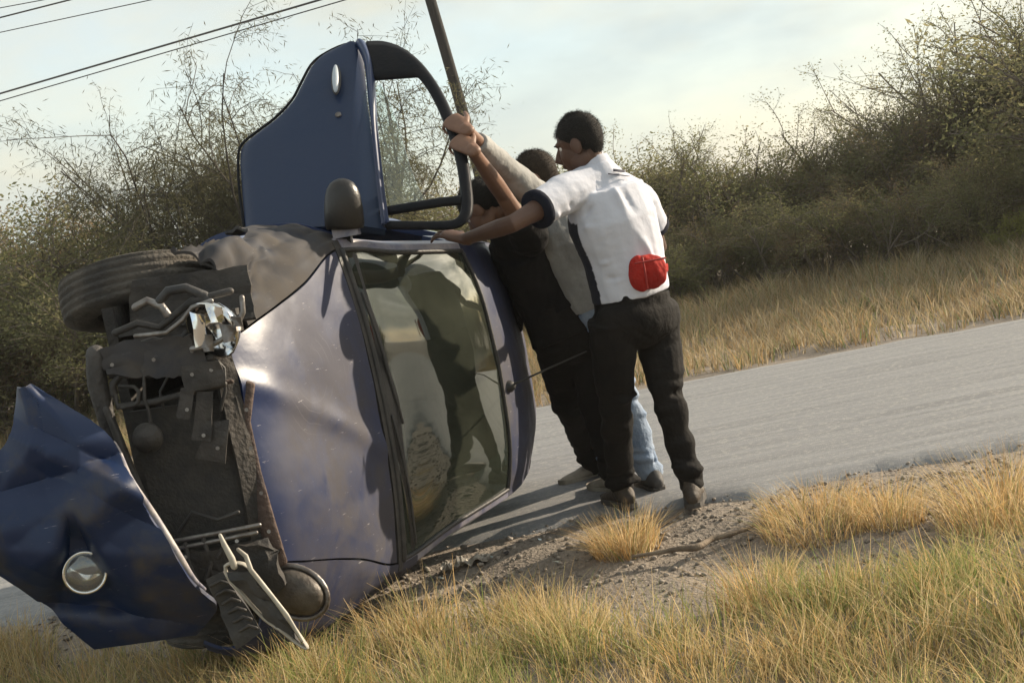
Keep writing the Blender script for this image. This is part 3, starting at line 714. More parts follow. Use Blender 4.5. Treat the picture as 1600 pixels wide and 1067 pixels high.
# running gear and hoses exposed between wheel and nose
bd = C(.55, -.60, .205) ; bax = nrm(up_ax * .95 + cA * .23 - cU * .06)
mk('brake_disc', *lathe([(.03, -.10), (.115, -.10), (.118, -.09), (.115, -.08), (.05, -.08), (.04, -.02), (0, -.02)], bd, bax, 32), M_metal, car)
sp0, sp1 = W(262, 500, FA + .25), W(345, 440, FA + .30); sd_ = nrm(sp1 - sp0); su = nrm(np.cross(sd_, (0, 1, 0))); sv = np.cross(sd_, su)
mk('coil_spring', *tube([sp0 + (sp1 - sp0) * t + (su * math.cos(t * 44) + sv * math.sin(t * 44)) * .045 for t in np.linspace(0, 1, 120)], .008, 6), M_grime, car)
for pts, r_, mt_ in [([(180, 520), (215, 505), (250, 512), (300, 470), (360, 455)], .012, M_grime), ([(196, 545), (240, 530), (275, 538), (290, 520)], .009, M_plast),
                 ([(250, 470), (262, 455), (290, 450), (320, 462), (332, 480)], .016, M_plast), ([(335, 560), (350, 575), (352, 610), (345, 640)], .006, M_plast), ([(300, 560), (312, 590), (330, 600), (362, 596)], .007, M_rust),
                 ([(255, 560), (262, 590), (250, 612), (256, 640)], .005, M_plast), ([(212, 480), (230, 470), (252, 478), (262, 492)], .014, M_metal), ([(280, 830), (300, 800), (340, 812), (372, 800)], .007, M_plast)]:
    fpx(pts, FA - .02, r_, 'hose', mt_, 8)
for px, py in [(300, 585), (330, 578), (292, 640), (318, 680), (340, 700), (175, 570), (240, 562), (300, 548), (385, 640), (392, 700), (408, 770), (420, 830), (290, 870), (370, 845)]:
    mk('bolt', *tube([W(px, py, FA - .085), W(px, py, FA - .06)], .007, 6, cap=False), M_metal, car, smooth=False)
# lower headlamp
lh = W(462, 925, 5.36)
l2 = mk('headlamp', *ellipsoid(lh, (.105, .06, .075), [nrm((1, -.2, -.62)), nrm((.1, -1, .2)), nrm((.62, 0, 1))], 26, 14), M_lens, car)
l2['label'] = 'dirty oval headlamp on the side resting on the ground'
mk('headlamp_bezel', *tube([lh + nrm((1, -.2, -.62)) * .115 * math.cos(t) + nrm((.62, 0, 1)) * .085 * math.sin(t) + np.array((0, .0, 0)) for t in np.linspace(0, 2 * math.pi, 28)[:-1]], .010, 8, closed=True), M_metal, l2)

# ---- torn off bumper hanging at the nose
rows = [((36, 606), (44, 607)), ((30, 650), (104, 643)), ((12, 700), (172, 688)), ((-45, 750), (203, 752)), ((-85, 800), (238, 806)),
        ((-65, 860), (276, 868)), ((-2, 890), (300, 905)), ((52, 926), (322, 925)), ((96, 964), (338, 945)), ((150, 1007), (305, 985))]
BD = 5.06
NB, MB_ = 120, 110
Lr = catmull(np.array([r[0] for r in rows], float), NB); Rr = catmull(np.array([r[1] for r in rows], float), NB); G = np.zeros((NB, MB_, 3))
def bump_depth(px, py, f, g):
    d = BD - .05 * min(1, 4 * f, 3 * (1 - f)) + .30 * max(0, g - .55) / .45 * (.6 + .4 * (g - .55)) + .10 * max(0, .5 - g)
    fold = (px - 110) * .32 + (py - 735); d += .026 * max(0, 1 - abs(fold) / 34) - .016 * max(0, 1 - abs(fold - 60) / 50)
    f2 = (px - 60) * -.5 + (py - 700); d -= .03 * max(0, 1 - abs(f2) / 30)
    f3 = (px - 150) * .9 + (py - 800); d -= .03 * max(0, 1 - abs(f3) / 60)
    f4 = (px - 40) * -.15 + (py - 930); d += .03 * max(0, 1 - abs(f4) / 26)
    # lamp pocket
    apex = (112, 795); k = (py - apex[1]) / 140
    if 0 < k < 1.25:
        cx = apex[0] + 26 * k; wd = 8 + 52 * k; d += .075 * sstep(1.3, .6, abs(px - cx) / wd) * sstep(0, .3, k) * sstep(1.25, .95, k)
    return d
for i in range(NB):
    for j in range(MB_):
        f = j / (MB_ - 1); px = Lr[i] * (1 - f) + Rr[i] * f; d = bump_depth(px[0], px[1], f, i / (NB - 1))
        p = W(px[0], px[1], d); G[i, j] = p + np.array((.3, -1, .3)) * (.030 * abs(fbm(p, 2.6, 17, 1)) + .006 * abs(fbm(p, 9, 27, 1)))
bumper = mk('bumper', *grid_shell(G, -.018), M_bump, car, auto=70); bumper['label'] = 'blue front bumper torn loose and hanging from the nose'
edge = [G[i, MB_ - 1] + np.array((0, .01, 0)) for i in range(28, 92, 2)]
M_edge = mat('sunlit_edge', (.40, .36, .34), .5, (.10, .11, .18), 16, .1, 60)  # pale colour paints in the sunlight on the bumper's folded edge
mk('bumper_lip', *tube(edge, [.007 + .008 * math.sin(k / 31 * math.pi) for k in range(32)], 8), M_edge, bumper)
fc_ = W(133, 893, bump_depth(133, 893, .5, .62) - .055); fax = nrm((.22, -1, -.05))
fg = mk('fog_lamp', *lathe([(.048, -.06), (.070, -.01), (.072, .01), (.066, .018), (.061, .010)], fc_, fax, 32), M_chrome, bumper)
M_fog = glass('fog_glass', (.93, .93, .92), .12, .25, (.5, .48, .45))
mk('lamp_lens', *lathe([(.062, .010), (.055, .018), (.035, .025), (.015, .028), (0, .0285)], fc_, fax, 32), M_fog, bumper)
mk('lamp_bowl', *lathe([(.062, .006), (.05, -.03), (.02, -.05), (0, -.052)], fc_, fax, 28), M_chrome, bumper)
# grille surround torn off, standing in the grass
out_ = [(352, 884), (362, 880), (386, 884), (420, 925), (470, 995), (480, 1012), (462, 1003), (440, 985), (412, 965), (380, 930), (356, 900)]
gp = catmull(np.array(out_ + [out_[0]], float), 44)[:-1]
gs = mk('grille_surround', *tube([W(p[0], p[1], 5.04) for i, p in enumerate(gp)], [(.014, .006)] * len(gp), 8, ref=np.array((0, 1., 0)), closed=True), M_trim, car, auto=50)
quad_slab('grille_insert', [(358, 892), (388, 892), (474, 1006), (440, 990)], 5.05, -.02, M_plast, gs, .02)
fpx([(344, 836), (350, 850), (362, 872), (366, 884)], 5.03, [.006, .009, .011, .012], 'trim_strip', M_trim, 8, gs)
fpx([(372, 858), (384, 868), (392, 890), (412, 915), (448, 960), (472, 1000)], 4.99, [.006, .008, .008, .008, .007, .005], 'trim_strip', M_trim, 8, gs)
gr_ = quad_slab('grille', [(322, 905), (352, 890), (410, 985), (372, 1010)], 5.14, -.02, M_plast, car, .01)
for k in range(6):
    y = 915 + k * 14; x = 330 + k * 9; fpx([(x, y), (x + 14, y - 8), (x + 26, y - 4)], 5.11, .006, 'grille_bar', M_grime, 6, gr_)

# ------------------------------------------------------------------ people
M_skin = mat('skin_brown', (.105, .053, .034), .55, (.08, .04, .026), 12, .08, 120)
M_skin2 = mat('skin_tan', (.20, .105, .065), .55, (.155, .08, .05), 12, .08, 120)
M_hair = mat('hair_black', (.006, .0055, .005), .75, (.012, .010, .009), 60, .35, 260, spec=.3)
M_hairb = mat('hair_brown', (.022, .014, .009), .75, (.04, .027, .017), 60, .35, 260, spec=.3)
M_eye = mat('eye_white', (.7, .68, .64), .2)
M_white = mat('polo_cotton', (.54, .56, .635), .9, bump=.12, bscale=45, attr='Col')
M_navy = mat('navy_cotton', (.008, .010, .020), .9, (.012, .015, .026), 20, .2, 60, spec=.2)
M_grey = mat('grey_cotton', (.34, .34, .33), .92, (.22, .22, .215), 5, .3, 40)
M_black = mat('black_cotton', (.006, .006, .007), .92, (.013, .012, .012), 6, .3, 40, spec=.2)
M_trous = mat('black_trousers', (.006, .0055, .0055), .88, (.014, .0125, .0115), 7, .3, 50, spec=.2)
M_jean = mat('blue_denim', (.13, .19, .30), .9, (.28, .34, .43), 8, .35, 60)
M_boot = mat('boot_leather', (.035, .026, .02), .7, (.085, .065, .046), 12, .3, 50)
M_beige = mat('beige_canvas', (.36, .32, .26), .85, (.22, .19, .15), 12, .3, 60)
M_sneak = mat('dark_sneaker', (.03, .03, .034), .75, (.09, .085, .08), 10, .2, 60)
M_sole = mat('rubber_sole', (.10, .09, .08), .85, (.05, .045, .04), 12)
M_red = mat('red_nylon', (.40, .028, .02), .85, (.27, .016, .012), 9, .4, 60, spec=.2)

def mids(P, R_, n=3):
    """densify a joint chain"""
    P = [np.asarray(p, float) for p in P]; PP = []; RR = []
    for i in range(len(P) - 1):
        for k in range(n):
            f = k / n; PP.append(P[i] * (1 - f) + P[i+1] * f); RR.append(R_[i] * (1 - f) + R_[i+1] * f)
    PP.append(P[-1]); RR.append(R_[-1]); return PP, RR
def hand(wr, fd, pn, lat, curl=(.35, .5, .4), spread=.06, thumb=.8, s=1.0):
    """palm and five separate fingers; lat points to the thumb side"""
    fd = nrm(fd); pn = nrm(np.asarray(pn) - fd * np.dot(pn, fd)); lat_ = np.cross(fd, pn); lat = lat_ if np.dot(lat_, lat) > 0 else -lat_
    out = [tube([wr - fd * .02, wr + fd * .02 * s, wr + fd * .055 * s, wr + fd * .092 * s], [(.027*s, .020*s), (.034*s, .018*s), (.042*s, .016*s), (.040*s, .013*s)], 14, ref=lat)]
    for k, (o, ln, rr) in enumerate([(.034, .076, .0078), (.0115, .085, .0082), (-.0115, .079, .0078), (-.034, .062, .0070)]):
        d = nrm(fd + lat * o * spread / .02); p = wr + fd * .086 * s + lat * o * s * .95; pts = [p - fd * .02]; rad = [rr * s]
        pts.append(p); rad.append(rr * s * 1.08); ax = np.cross(fd, pn)
        for seg, cu in zip((.45, .30, .25), curl):
            q = Matrix.Rotation(cu * (1 + .06 * (k - 1)), 3, Vector(ax)); d = np.array(q @ Vector(d)); p = p + d * ln * seg * s
            pts.append(p); rad.append(rr * s * (1.0 if seg > .3 else .9 if seg > .26 else .8))
        out.append(tube(pts, rad, 10))
    p = wr + fd * .025 * s + lat * .026 * s; d = nrm(fd * .65 + lat * thumb + pn * .25)
    p1 = p + d * .042 * s; d2 = nrm(d + fd * .5 + pn * .35); p2 = p1 + d2 * .032 * s; p3 = p2 + nrm(d2 + fd * .3) * .024 * s
    out.append(tube([p, p1, p2, p3], [.0135 * s, .0115 * s, .010 * s, .0085 * s], 10))
    return out
def head_parts(c, f, u, s=1.0):
    f = nrm(f); u = nrm(np.asarray(u) - f * np.dot(u, f)); r = np.cross(f, u); A = np.array([r, f, u])
    Lc = lambda x, y, z: np.asarray(c) + (r * x + f * y + u * z) * s
    E = lambda p, rd: ellipsoid(Lc(*p), tuple(q * s for q in rd), A, 20, 14)
    P = [E((0, -.012, .032), (.074, .094, .088)), E((0, .022, -.03), (.061, .072, .082)), E((0, .056, -.088), (.034, .034, .028)), E((.045, .005, -.06), (.02, .045, .035)), E((-.045, .005, -.06), (.02, .045, .035)),
         E((0, .072, .030), (.050, .022, .015)), E((0, .090, -.058), (.024, .012, .013)), E((.078, -.012, -.008), (.010, .024, .033)), E((-.078, -.012, -.008), (.010, .024, .033)),
         tube([Lc(0, .082, .020), Lc(0, .100, -.004), Lc(0, .114, -.026), Lc(0, .100, -.034)], [.009*s, .011*s, .015*s, .013*s], 10)]
    return P, Lc, A
def hair_mesh(Lc, A, s, seed, full=1.0):
    V, Fc = ellipsoid((0, 0, 0), (1, 1, 1), None, 40, 28); out = []
    for v in V:
        x, y, z = v[0] * .0785, v[1] * .0985 - .014, v[2] * (.0925 if v[2] > 0 else .118) + .034
        z += .006 * fbm((x * 45, y * 45, 0), 1, seed) * 1.0
        hl_ = .060 if y > .055 else (.012 if y > .012 else (.004 if y > -.030 else (-.040 if y > -.055 else -.078)))
        if y > .012: hl_ = .012 + (y - .012) / .06 * .05
        if abs(x) < .05 and y > .04: hl_ = .062
        k = sstep(hl_ - .012, hl_ + .006, z); g = .86 + .14 * k
        n_ = 1 + .016 * fbm((x * 60, y * 60, z * 60), 1, seed) * k
        out.append(Lc(x * g * n_, (y + .014) * g * n_ - .014, (z - .034) * g * n_ + .034))
    return np.array(out), Fc
def shoe(ank, toe_dir, ln=.275, gzv=None):
    t = nrm((toe_dir[0], toe_dir[1], 0)); s_ = np.array((-t[1], t[0], 0)); z0 = gzv; b = np.array((ank[0], ank[1], z0))
    sec = [(-.075, .030, .034, .045), (-.055, .038, .045, .055), (-.01, .040, .045, .06), (.05, .041, .036, .048), (.10, .046, .028, .038), (.15, .046, .024, .032), (.18, .041, .020, .028), (.198, .030, .015, .025)]
    up = tube([b + t * a + np.array((0, 0, h)) for a, wd, hh, h in sec], [(wd, hh) for a, wd, hh, h in sec], 14, ref=s_)
    collar = tube([b + t * -.02 + np.array((0, 0, .06)), np.array((ank[0], ank[1], z0 + .115))], [(.043, .048), (.040, .046)], 14, ref=s_)
    V = []; Fc = []; prof = [(-.092, .0), (-.085, .028), (-.05, .041), (0, .041), (.06, .044), (.11, .050), (.16, .047), (.195, .034), (.212, .012)]
    outl = [(a, w_) for a, w_ in prof] + [(a, -w_) for a, w_ in prof[::-1]]
    for h in (0.0, .022):
        for a, w_ in outl: V.append(b + t * a + s_ * w_ + np.array((0, 0, h + .018 * sstep(.12, .21, a))))
    n_ = len(outl)
    for i in range(n_): Fc.append((i, (i + 1) % n_, n_ + (i + 1) % n_, n_ + i))
    Fc.append(tuple(range(n_))[::-1]); Fc.append(tuple(range(n_, 2 * n_)))
    return join([up, collar]), (np.array(V), Fc)
class Folds:
    """cloth relief: slow noise plus ridge and valley folds along given lines"""
    def __init__(s, base, lines): s.b = base; s.l = lines
    def __call__(s, p): return s.b(p)
    def vec(s, co):
        d = np.array([s.b(p) for p in co])
        for P, Q, amp, wd in s.l:
            P, Q = np.asarray(P), np.asarray(Q); e = Q - P; t = np.clip(((co - P) @ e) / (e @ e), 0, 1); r2 = ((co - P - t[:, None] * e) ** 2).sum(1)
            d += amp * np.sin(np.clip(t, .02, .98) * math.pi) ** .5 * np.exp(-r2 / wd ** 2)
        return d
def person(label, facing, J, torso, mats, armsk, sleeves, trous, heads, hands, shoes, legs_r=(.088, .074, .060, .058, .056), seed=1, shirt_disp=.006, sleeve_r=None, creases=(), tcreases=()):
    """J: dict of joints in world coordinates; torso: list of (centre, half width, half depth)"""
    f = nrm((facing[0], facing[1], 0)); s_ = np.array((-f[1], f[0], 0))
    base = (J['ankL'] + J['ankR']) / 2; base[2] = 0
    root = thing('person', base, label, 'person')
    pt = [t[0] for t in torso]; side = nrm(J['shL'] - J['shR']); sides = []
    hipside = nrm(J['hipL'] - J['hipR'])
    for i in range(len(pt)):
        k = i / (len(pt) - 1); sides.append(nrm(hipside * (1 - k) + side * k))
    # --- body: one continuous skin
    P = [tube(pt, [(t[1] * (.55 if i_ == 0 else .80), t[2] * (.5 if i_ == 0 else .76)) for i_, t in enumerate(torso[:-1])] + [(torso[-1][1], torso[-1][2])], 18, ref=sides)]
    hp, Lc, A = head_parts(heads[0], heads[1], heads[2], heads[3] if len(heads) > 3 else 1.0); P += hp
    P.append(tube([pt[-1], (pt[-1] + Lc(0, -.02, -.06)) / 2, Lc(0, -.02, -.045)], [.062, .056, .054], 14))
    for k in ('L', 'R'):
        ch, ra = mids([J['sh' + k], J['el' + k], J['wr' + k]], [.048, .036, .025], 4)
        ra[2] *= 1.06; ra[5] *= 1.10; ra[6] *= 1.08; P.append(tube(ch, ra, 14))
        P.append(tube([J['hip' + k], J['kn' + k], J['ank' + k]], [.050, .040, .032], 12))
        ch_ = pt[-1] * .2 + pt[-2] * .8; P.append(tube([ch_, J['sh' + k]], [.050, .048], 12))
    for h in hands: P += hand(*h)
    V, Fc = remesh(P, .0042, 2); mk('body', V, Fc, mats['skin'], root)
    sc = heads[3] if len(heads) > 3 else 1.0
    hv, hf = hair_mesh(Lc, A, sc, seed); hc_ = Lc(0, -.014, .034); r3 = np.random.default_rng(seed + 50)
    loc = (hv - hc_) @ A.T / sc; ok = np.where(np.abs((loc[:, 0] / .0785) ** 2 + (loc[:, 1] / .0985) ** 2 + (loc[:, 2] / np.where(loc[:, 2] > 0, .0925, .118)) ** 2 - 1) < .12)[0]
    k_ = 9000; b0 = hv[r3.choice(ok, k_)] + r3.normal(0, .0055, (k_, 3)); dn_ = b0 - hc_; dn_ /= np.linalg.norm(dn_, axis=1, keepdims=True)
    dd_ = dn_ + r3.normal(0, .45, (k_, 3)) + np.array(A[2]) * -.15; dd_ /= np.linalg.norm(dd_, axis=1, keepdims=True); sdv = np.cross(dd_, r3.normal(0, 1, (k_, 3))); sdv /= np.linalg.norm(sdv, axis=1, keepdims=True)
    b0 = b0 - dn_ * .004; ln3 = .005 + .006 * r3.random((k_, 1)); tri = np.stack([b0 - sdv * .0009, b0 + sdv * .0009, b0 + dd_ * ln3], 1).reshape(-1, 3); n0 = len(hv)
    hf = list(hf) + [(n0 + 3 * q, n0 + 3 * q + 1, n0 + 3 * q + 2) for q in range(k_)]
    mk('hair', np.concatenate([hv, tri]), hf, mats['hair'], root)
    for x in (-.031, .031):
        e = mk('eye', *ellipsoid(Lc(x, .064, .010), (.0125, .0125, .0125), None, 12, 8), M_eye, root)
        mk('eyebrow', *tube([Lc(x - .017, .082, .028), Lc(x, .089, .032), Lc(x + .017, .082, .028)], [(.003, .005)] * 3, 6), mats['hair'], root)
    # --- shirt
    P = [tube(pt[1:-1], [(t[1] + .016, t[2] + .018) for t in torso[1:-1]], 20, ref=sides[1:-1], cap=False)]
    for k in ('L', 'R'):
        q = sleeves[k]; sr = sleeve_r or (.072, .066, .056)
        e1 = J['sh' + k] + (J['el' + k] - J['sh' + k]) * min(q, 1.0)
        chn = [J['sh' + k], e1] if q <= 1 else [J['sh' + k], J['el' + k], J['el' + k] + (J['wr' + k] - J['el' + k]) * (q - 1)]
        rr = [sr[0], sr[1]] if q <= 1 else [sr[0], sr[1] * .92, sr[2] * .85]
        ch, ra = mids(chn, rr, 3); P.append(tube(ch, ra, 14, cap=False))
        P.append(tube([pt[-1] * .42 + pt[-2] * .58, J['sh' + k]], [.088, .080], 12))
    P.append(tube([pt[-3], pt[-2], pt[-1], pt[-1] + nrm(pt[-1] - pt[-2]) * .015], [(.15, .13), (.15, .112), (.085, .082), (.070, .068)], 16, ref=sides[-1]))
    wr = lambda p: shirt_disp * (fbm((p[0] * 1.0 + p[2] * .8, p[1], p[2] * .45 - p[0] * .5), 7, seed * 3.1, 2) + .5 * abs(fbm((p[0], p[1], p[2] * 1.8), 10, seed, 2)))
    V, Fc = remesh(P, .0065, 5, Folds(wr, creases))
    col = np.tile(np.array((.54, .56, .635)), (len(V), 1))
    if mats.get('panel') is not None:
        cc = np.array(pt[2]); dd = (V - cc) @ f; ll = (V - cc) @ s_
        hgt = V[:, 2]; m_ = (dd > .02) & (hgt < pt[-2][2]) & (np.linalg.norm(V - J['shL'], axis=1) > .13); col[m_] = (.008, .010, .020)
    sh = mk('shirt', V, Fc, mats['shirt'], root, col=col)
    for k in ('L', 'R'):
        if sleeves[k] < 1 and mats.get('cuff') is not None:
            d = nrm(J['el' + k] - J['sh' + k]); e1 = J['sh' + k] + (J['el' + k] - J['sh' + k]) * sleeves[k]; r_ = (sleeve_r or (.072, .066))[1] + .004
            mk('cuff', *tube([e1 - d * .020, e1 - d * .016, e1 + d * .006, e1 + d * .010, e1 + d * .008], [r_ - .004, r_, r_, r_ - .006, r_ - .03], 24, cap=False), mats['cuff'], sh)
    # --- trousers
    P = [tube([pt[0], pt[1] + (pt[1] - pt[0]) * .10], [(t[1] + .012, t[2] + .014) for t in torso[:2]], 18, ref=sides[:2], cap=False)]
    pel = (J['hipL'] + J['hipR']) / 2
    P.append(ellipsoid(pel - np.array((0, 0, .01)) - f * .025, (np.linalg.norm(J['hipL'] - J['hipR']) / 2 + .090, .128, .130), [hipside, f, (0, 0, 1)], 22, 14))
    for k in ('L', 'R'):
        h_, k_, a_ = J['hip' + k], J['kn' + k], J['ank' + k]; end = a_ + nrm(a_ - k_) * .01
        ch, ra = mids([h_, (h_ + k_) / 2, k_, (k_ + a_) / 2, end], list(legs_r), 3)
        n_ = len(ch)
        for q in range(n_ - 5, n_): ra[q] *= 1 + .07 * ((q % 2) * 2 - 1)
        P.append(tube(ch, ra, 16, cap=False))
    def wt(p):
        d1 = min(np.linalg.norm(p - J['knL']), np.linalg.norm(p - J['knR'])); d2 = min(np.linalg.norm(p - J['ankL']), np.linalg.norm(p - J['ankR']))
        g = .006 + .010 * math.exp(-(d1 / .13) ** 2) + .014 * math.exp(-(d2 / .14) ** 2)
        return g * (fbm((p[0] * .8 + p[2] * .5, p[1] * .8, p[2] * 1.6 - p[0] * .5), 8.5, seed * 5.3, 2))
    tc = list(tcreases)
    for k in ('L', 'R'):     # folds behind the knee, bunching above the shoe, drag lines at the seat
        h_, k_, a_ = J['hip' + k], J['kn' + k], J['ank' + k]; rr_ = random.Random(seed * 10 + ord(k))
        for q in range(5):
            c_ = k_ + (h_ - k_) * rr_.uniform(-.22, .25); b_ = -f * .07; s2 = s_ * .09
            tc.append((c_ + b_ + s2 + np.array((0, 0, rr_.uniform(-.03, .03))), c_ + b_ - s2 + np.array((0, 0, rr_.uniform(-.03, .03))), .010 * rr_.choice((-1, 1)), .012))
        for q in range(6):
            c_ = a_ + (k_ - a_) * rr_.uniform(.02, .32); tc.append((c_ - f * .06 + s_ * .08 + np.array((0, 0, rr_.uniform(-.03, .03))), c_ - f * .06 - s_ * .08, .012 * rr_.choice((-1, 1)), .013))
            tc.append((c_ + s_ * .06 - f * .08, c_ + s_ * .06 + f * .08 + np.array((0, 0, .03)), .010 * rr_.choice((-1, 1)), .013))
        for q in range(3):
            tc.append((h_ - f * .12 + np.array((0, 0, -.02 - q * .05)), pel - f * .11 + np.array((0, 0, -.10 - q * .03)), -.009, .012))
    V, Fc = remesh(P, .0065, 4, Folds(wt, tc)); mk('trousers', V, Fc, mats['trousers'], root)
    for k in ('L', 'R'):
        (u_, s2) = shoe(J['ank' + k], shoes[k], gzv=float(max(gz(J['ank'+k][0], J['ank'+k][1]), 0.005)) + .012); V, Fc = remesh([u_], .007, 3)
        o = mk('shoe', V, Fc, mats['shoe'], root); mk('sole', *s2, mats['sole'], o, smooth=False)
    return root, pt, sides, f, Lc
def ank(px, py, d):
    p = W(px, py, d); p[2] = max(p[2], .09); return p

# white polo man
J = dict(shL=W(878, 306, 6.52), elL=W(800, 350, 6.33), wrL=W(726, 374, 6.50), shR=W(1000, 316, 6.80), elR=W(1030, 385, 6.98), wrR=W(965, 425, 7.12),
         hipL=W(957, 500, 6.62), hipR=W(1022, 490, 6.78), knL=W(962, 645, 6.74), knR=W(1044, 622, 6.70), ankL=ank(972, 770, 6.96), ankR=ank(1080, 758, 6.70))
facing = (-.72, .69)
torso = [(W(990, 515, 6.70), .165, .13), (W(987, 462, 6.70), .168, .125), (W(974, 400, 6.69), .176, .13), (W(958, 345, 6.67), .195, .138), (W(944, 298, 6.67), .175, .112), (W(928, 262, 6.67), .062, .06)]
hL = (J['wrL'], W(680, 360, 6.56) - J['wrL'], np.array((-.3, .5, -.9)), np.array((0, 1, .3)), (.25, .45, .35), .10, .9, 1.0)
hR = (J['wrR'], np.array((-.8, .5, .2)), np.array((-.3, .6, 0)), np.array((0, 0, 1)), (.4, .5, .4))
personA, ptA, sdA, fA, LcA = person('man in white polo shirt with navy cuffs and black trousers pushing the car', facing, J, torso,
    dict(skin=M_skin, hair=M_hair, shirt=M_white, cuff=M_navy, panel=1, trousers=M_trous, shoe=M_boot, sole=M_sole), None, dict(L=.50, R=.55), None,
    (W(905, 226, 6.66), np.array((-.88, .40, -.22)), np.array((-.05, 0, 1)), 1.02), [hL, hR], dict(L=(-.30, .95), R=(.15, .98)), seed=1, sleeve_r=(.080, .078, .07), legs_r=(.106, .093, .071, .062, .055),
    creases=[(W(958, 290, 6.53), W(985, 360, 6.55), .016, .018), (W(985, 355, 6.55), W(1022, 405, 6.60), .014, .016), (W(975, 300, 6.55), W(1000, 350, 6.57), -.008, .018), (W(905, 345, 6.50), W(930, 320, 6.52), -.012, .012), (W(900, 360, 6.50), W(945, 350, 6.52), .008, .012),
             (W(925, 420, 6.52), W(975, 400, 6.55), .008, .012), (W(930, 440, 6.52), W(985, 430, 6.55), -.008, .012), (W(990, 400, 6.56), W(1025, 395, 6.62), -.008, .012), (W(870, 300, 6.44), W(900, 330, 6.46), -.008, .012), (W(850, 315, 6.38), W(880, 345, 6.42), .008, .012)])
# polo collar, back print
nb = ptA[-1]; dirn = nrm(W(922, 240, 6.67) - nb)
mk('collar', *tube([nb - dirn * .03, nb, nb + dirn * .032, nb + dirn * .045], [.085, .078, .070, .066], 22, cap=False), M_white, personA, col=np.tile((.54, .56, .635), (88, 1)))
Vs = np.array([v.co for v in [c for c in personA.children if c.name.startswith('shirt')][0].data.vertices]) + wloc(personA)
sx, sy, sz = PX(Vs)
def print_patch(x0, y0, x1, y1, nx, ny, slant=0.0):
    G = np.zeros((nx, ny, 3))
    for i in range(nx):
        for j in range(ny):
            px = x0 + (x1 - x0) * i / (nx - 1); py = y0 + (y1 - y0) * j / (ny - 1) + slant * i / (nx - 1)
            near = (sx - px) ** 2 + (sy - py) ** 2 < 49; d = np.sort(Vs[near, 1])[:5].mean(); G[i, j] = W(px, py, d - .003)
    return G
shirtA = [c for c in personA.children if c.name.startswith('shirt')][0]
M_ink = mat('shirt_print', (.03, .03, .05), .8)
mk('back_print', *grid_shell(print_patch(958, 264, 976, 268, 8, 4, 2), .001), M_ink, shirtA)
mk('back_print', *grid_shell(print_patch(950, 271, 984, 272.5, 12, 3, 4), .001), M_ink, shirtA)
# waist pack worn at the back
wc = W(1011, 425, 6.555); bx_ = nrm(W(1040, 418, 6.60) - W(985, 428, 6.56)); bz_ = np.array((0, 0, 1.)); bz_ = nrm(bz_ - bx_ * np.dot(bz_, bx_)); by_ = np.cross(bz_, bx_)
V, Fc = remesh([ellipsoid(wc + bx_ * .012, (.074, .055, .072), [bx_, by_, bz_], 24, 16), ellipsoid(wc - bx_ * .035, (.048, .040, .074), [bx_, by_, bz_], 20, 14), tube([wc - bx_ * .20 + by_ * .09 - bz_ * .01, wc - bx_ * .10 + by_ * .035 - bz_ * .005, wc, wc + bx_ * .10 + by_ * .05, wc + bx_ * .13 + by_ * .10], [(.022, .006)] * 5, 10, ref=bz_)], .005, 4, lambda p: .002 * abs(math.sin(np.dot(p - wc, bx_) * 60 + 2 * np.dot(p - wc, bz_) * 20)) * sstep(-.01, .02, float(np.dot(p - wc, bx_))) * sstep(.02, -.02, float(np.dot(p - wc, by_))) + .007 * fbm((p[0], p[1], p[2] * .5), 17, 3))
wp = mk('waist_pack', V, Fc, M_red, None, label='bright red waist pack worn on the back of the white polo man', cat='bag')
M_redd = mat('red_zip', (.30, .02, .015), .5)
mk('zip', *tube([wc + bx_ * x + bz_ * .045 - by_ * (.062 - .3 * x * x) for x in np.linspace(-.065, .065, 9)], .004, 6), M_redd, wp)
mk('pack_seam', *tube([wc + bz_ * x - bx_ * .03 - by_ * (.060 - 1.2 * x * x) for x in np.linspace(-.062, .062, 9)], .004, 6), M_redd, wp)

# grey shirt man
J = dict(shL=W(855, 322, 7.12), elL=W(793, 268, 6.90), wrL=on_door(731, 214, .045), shR=W(905, 330, 7.38), elR=W(850, 400, 7.30), wrR=W(815, 430, 7.25),
         hipL=W(946, 512, 7.24), hipR=W(982, 505, 7.38), knL=W(975, 625, 7.16), knR=W(925, 620, 7.50), ankL=ank(1018, 742, 7.22), ankR=ank(960, 730, 7.75))
torso = [(W(962, 510, 7.28), .15, .12), (W(930, 468, 7.26), .158, .118), (W(898, 410, 7.23), .16, .12), (W(878, 360, 7.22), .175, .122), (W(868, 330, 7.23), .16, .10), (W(856, 306, 7.23), .06, .06)]
gL = (J['wrL'], on_door(684, 182, .035) - J['wrL'], -dN, np.array((.2, -.3, 1)), (.85, 1.2, .9), .09, .6, 1.04)
gR = (J['wrR'], np.array((-1, -.1, .1)), np.array((-.3, .6, -.4)), np.array((0, 0, 1)), (.3, .3, .3))
person('man in grey long sleeved shirt and blue jeans gripping the open door', (-.9, .25), J, torso,
    dict(skin=M_skin2, hair=M_hairb, shirt=M_grey, trousers=M_jean, shoe=M_sneak, sole=M_sole), None, dict(L=1.72, R=1.6), None,
    (W(838, 280, 7.22), np.array((-.9, .25, -.35)), np.array((-.2, 0, 1)), 1.0), [gL, gR], dict(L=(-.2, .95), R=(-.5, .8)), seed=5, shirt_disp=.008, sleeve_r=(.080, .066, .052), legs_r=(.092, .084, .068, .066, .064))

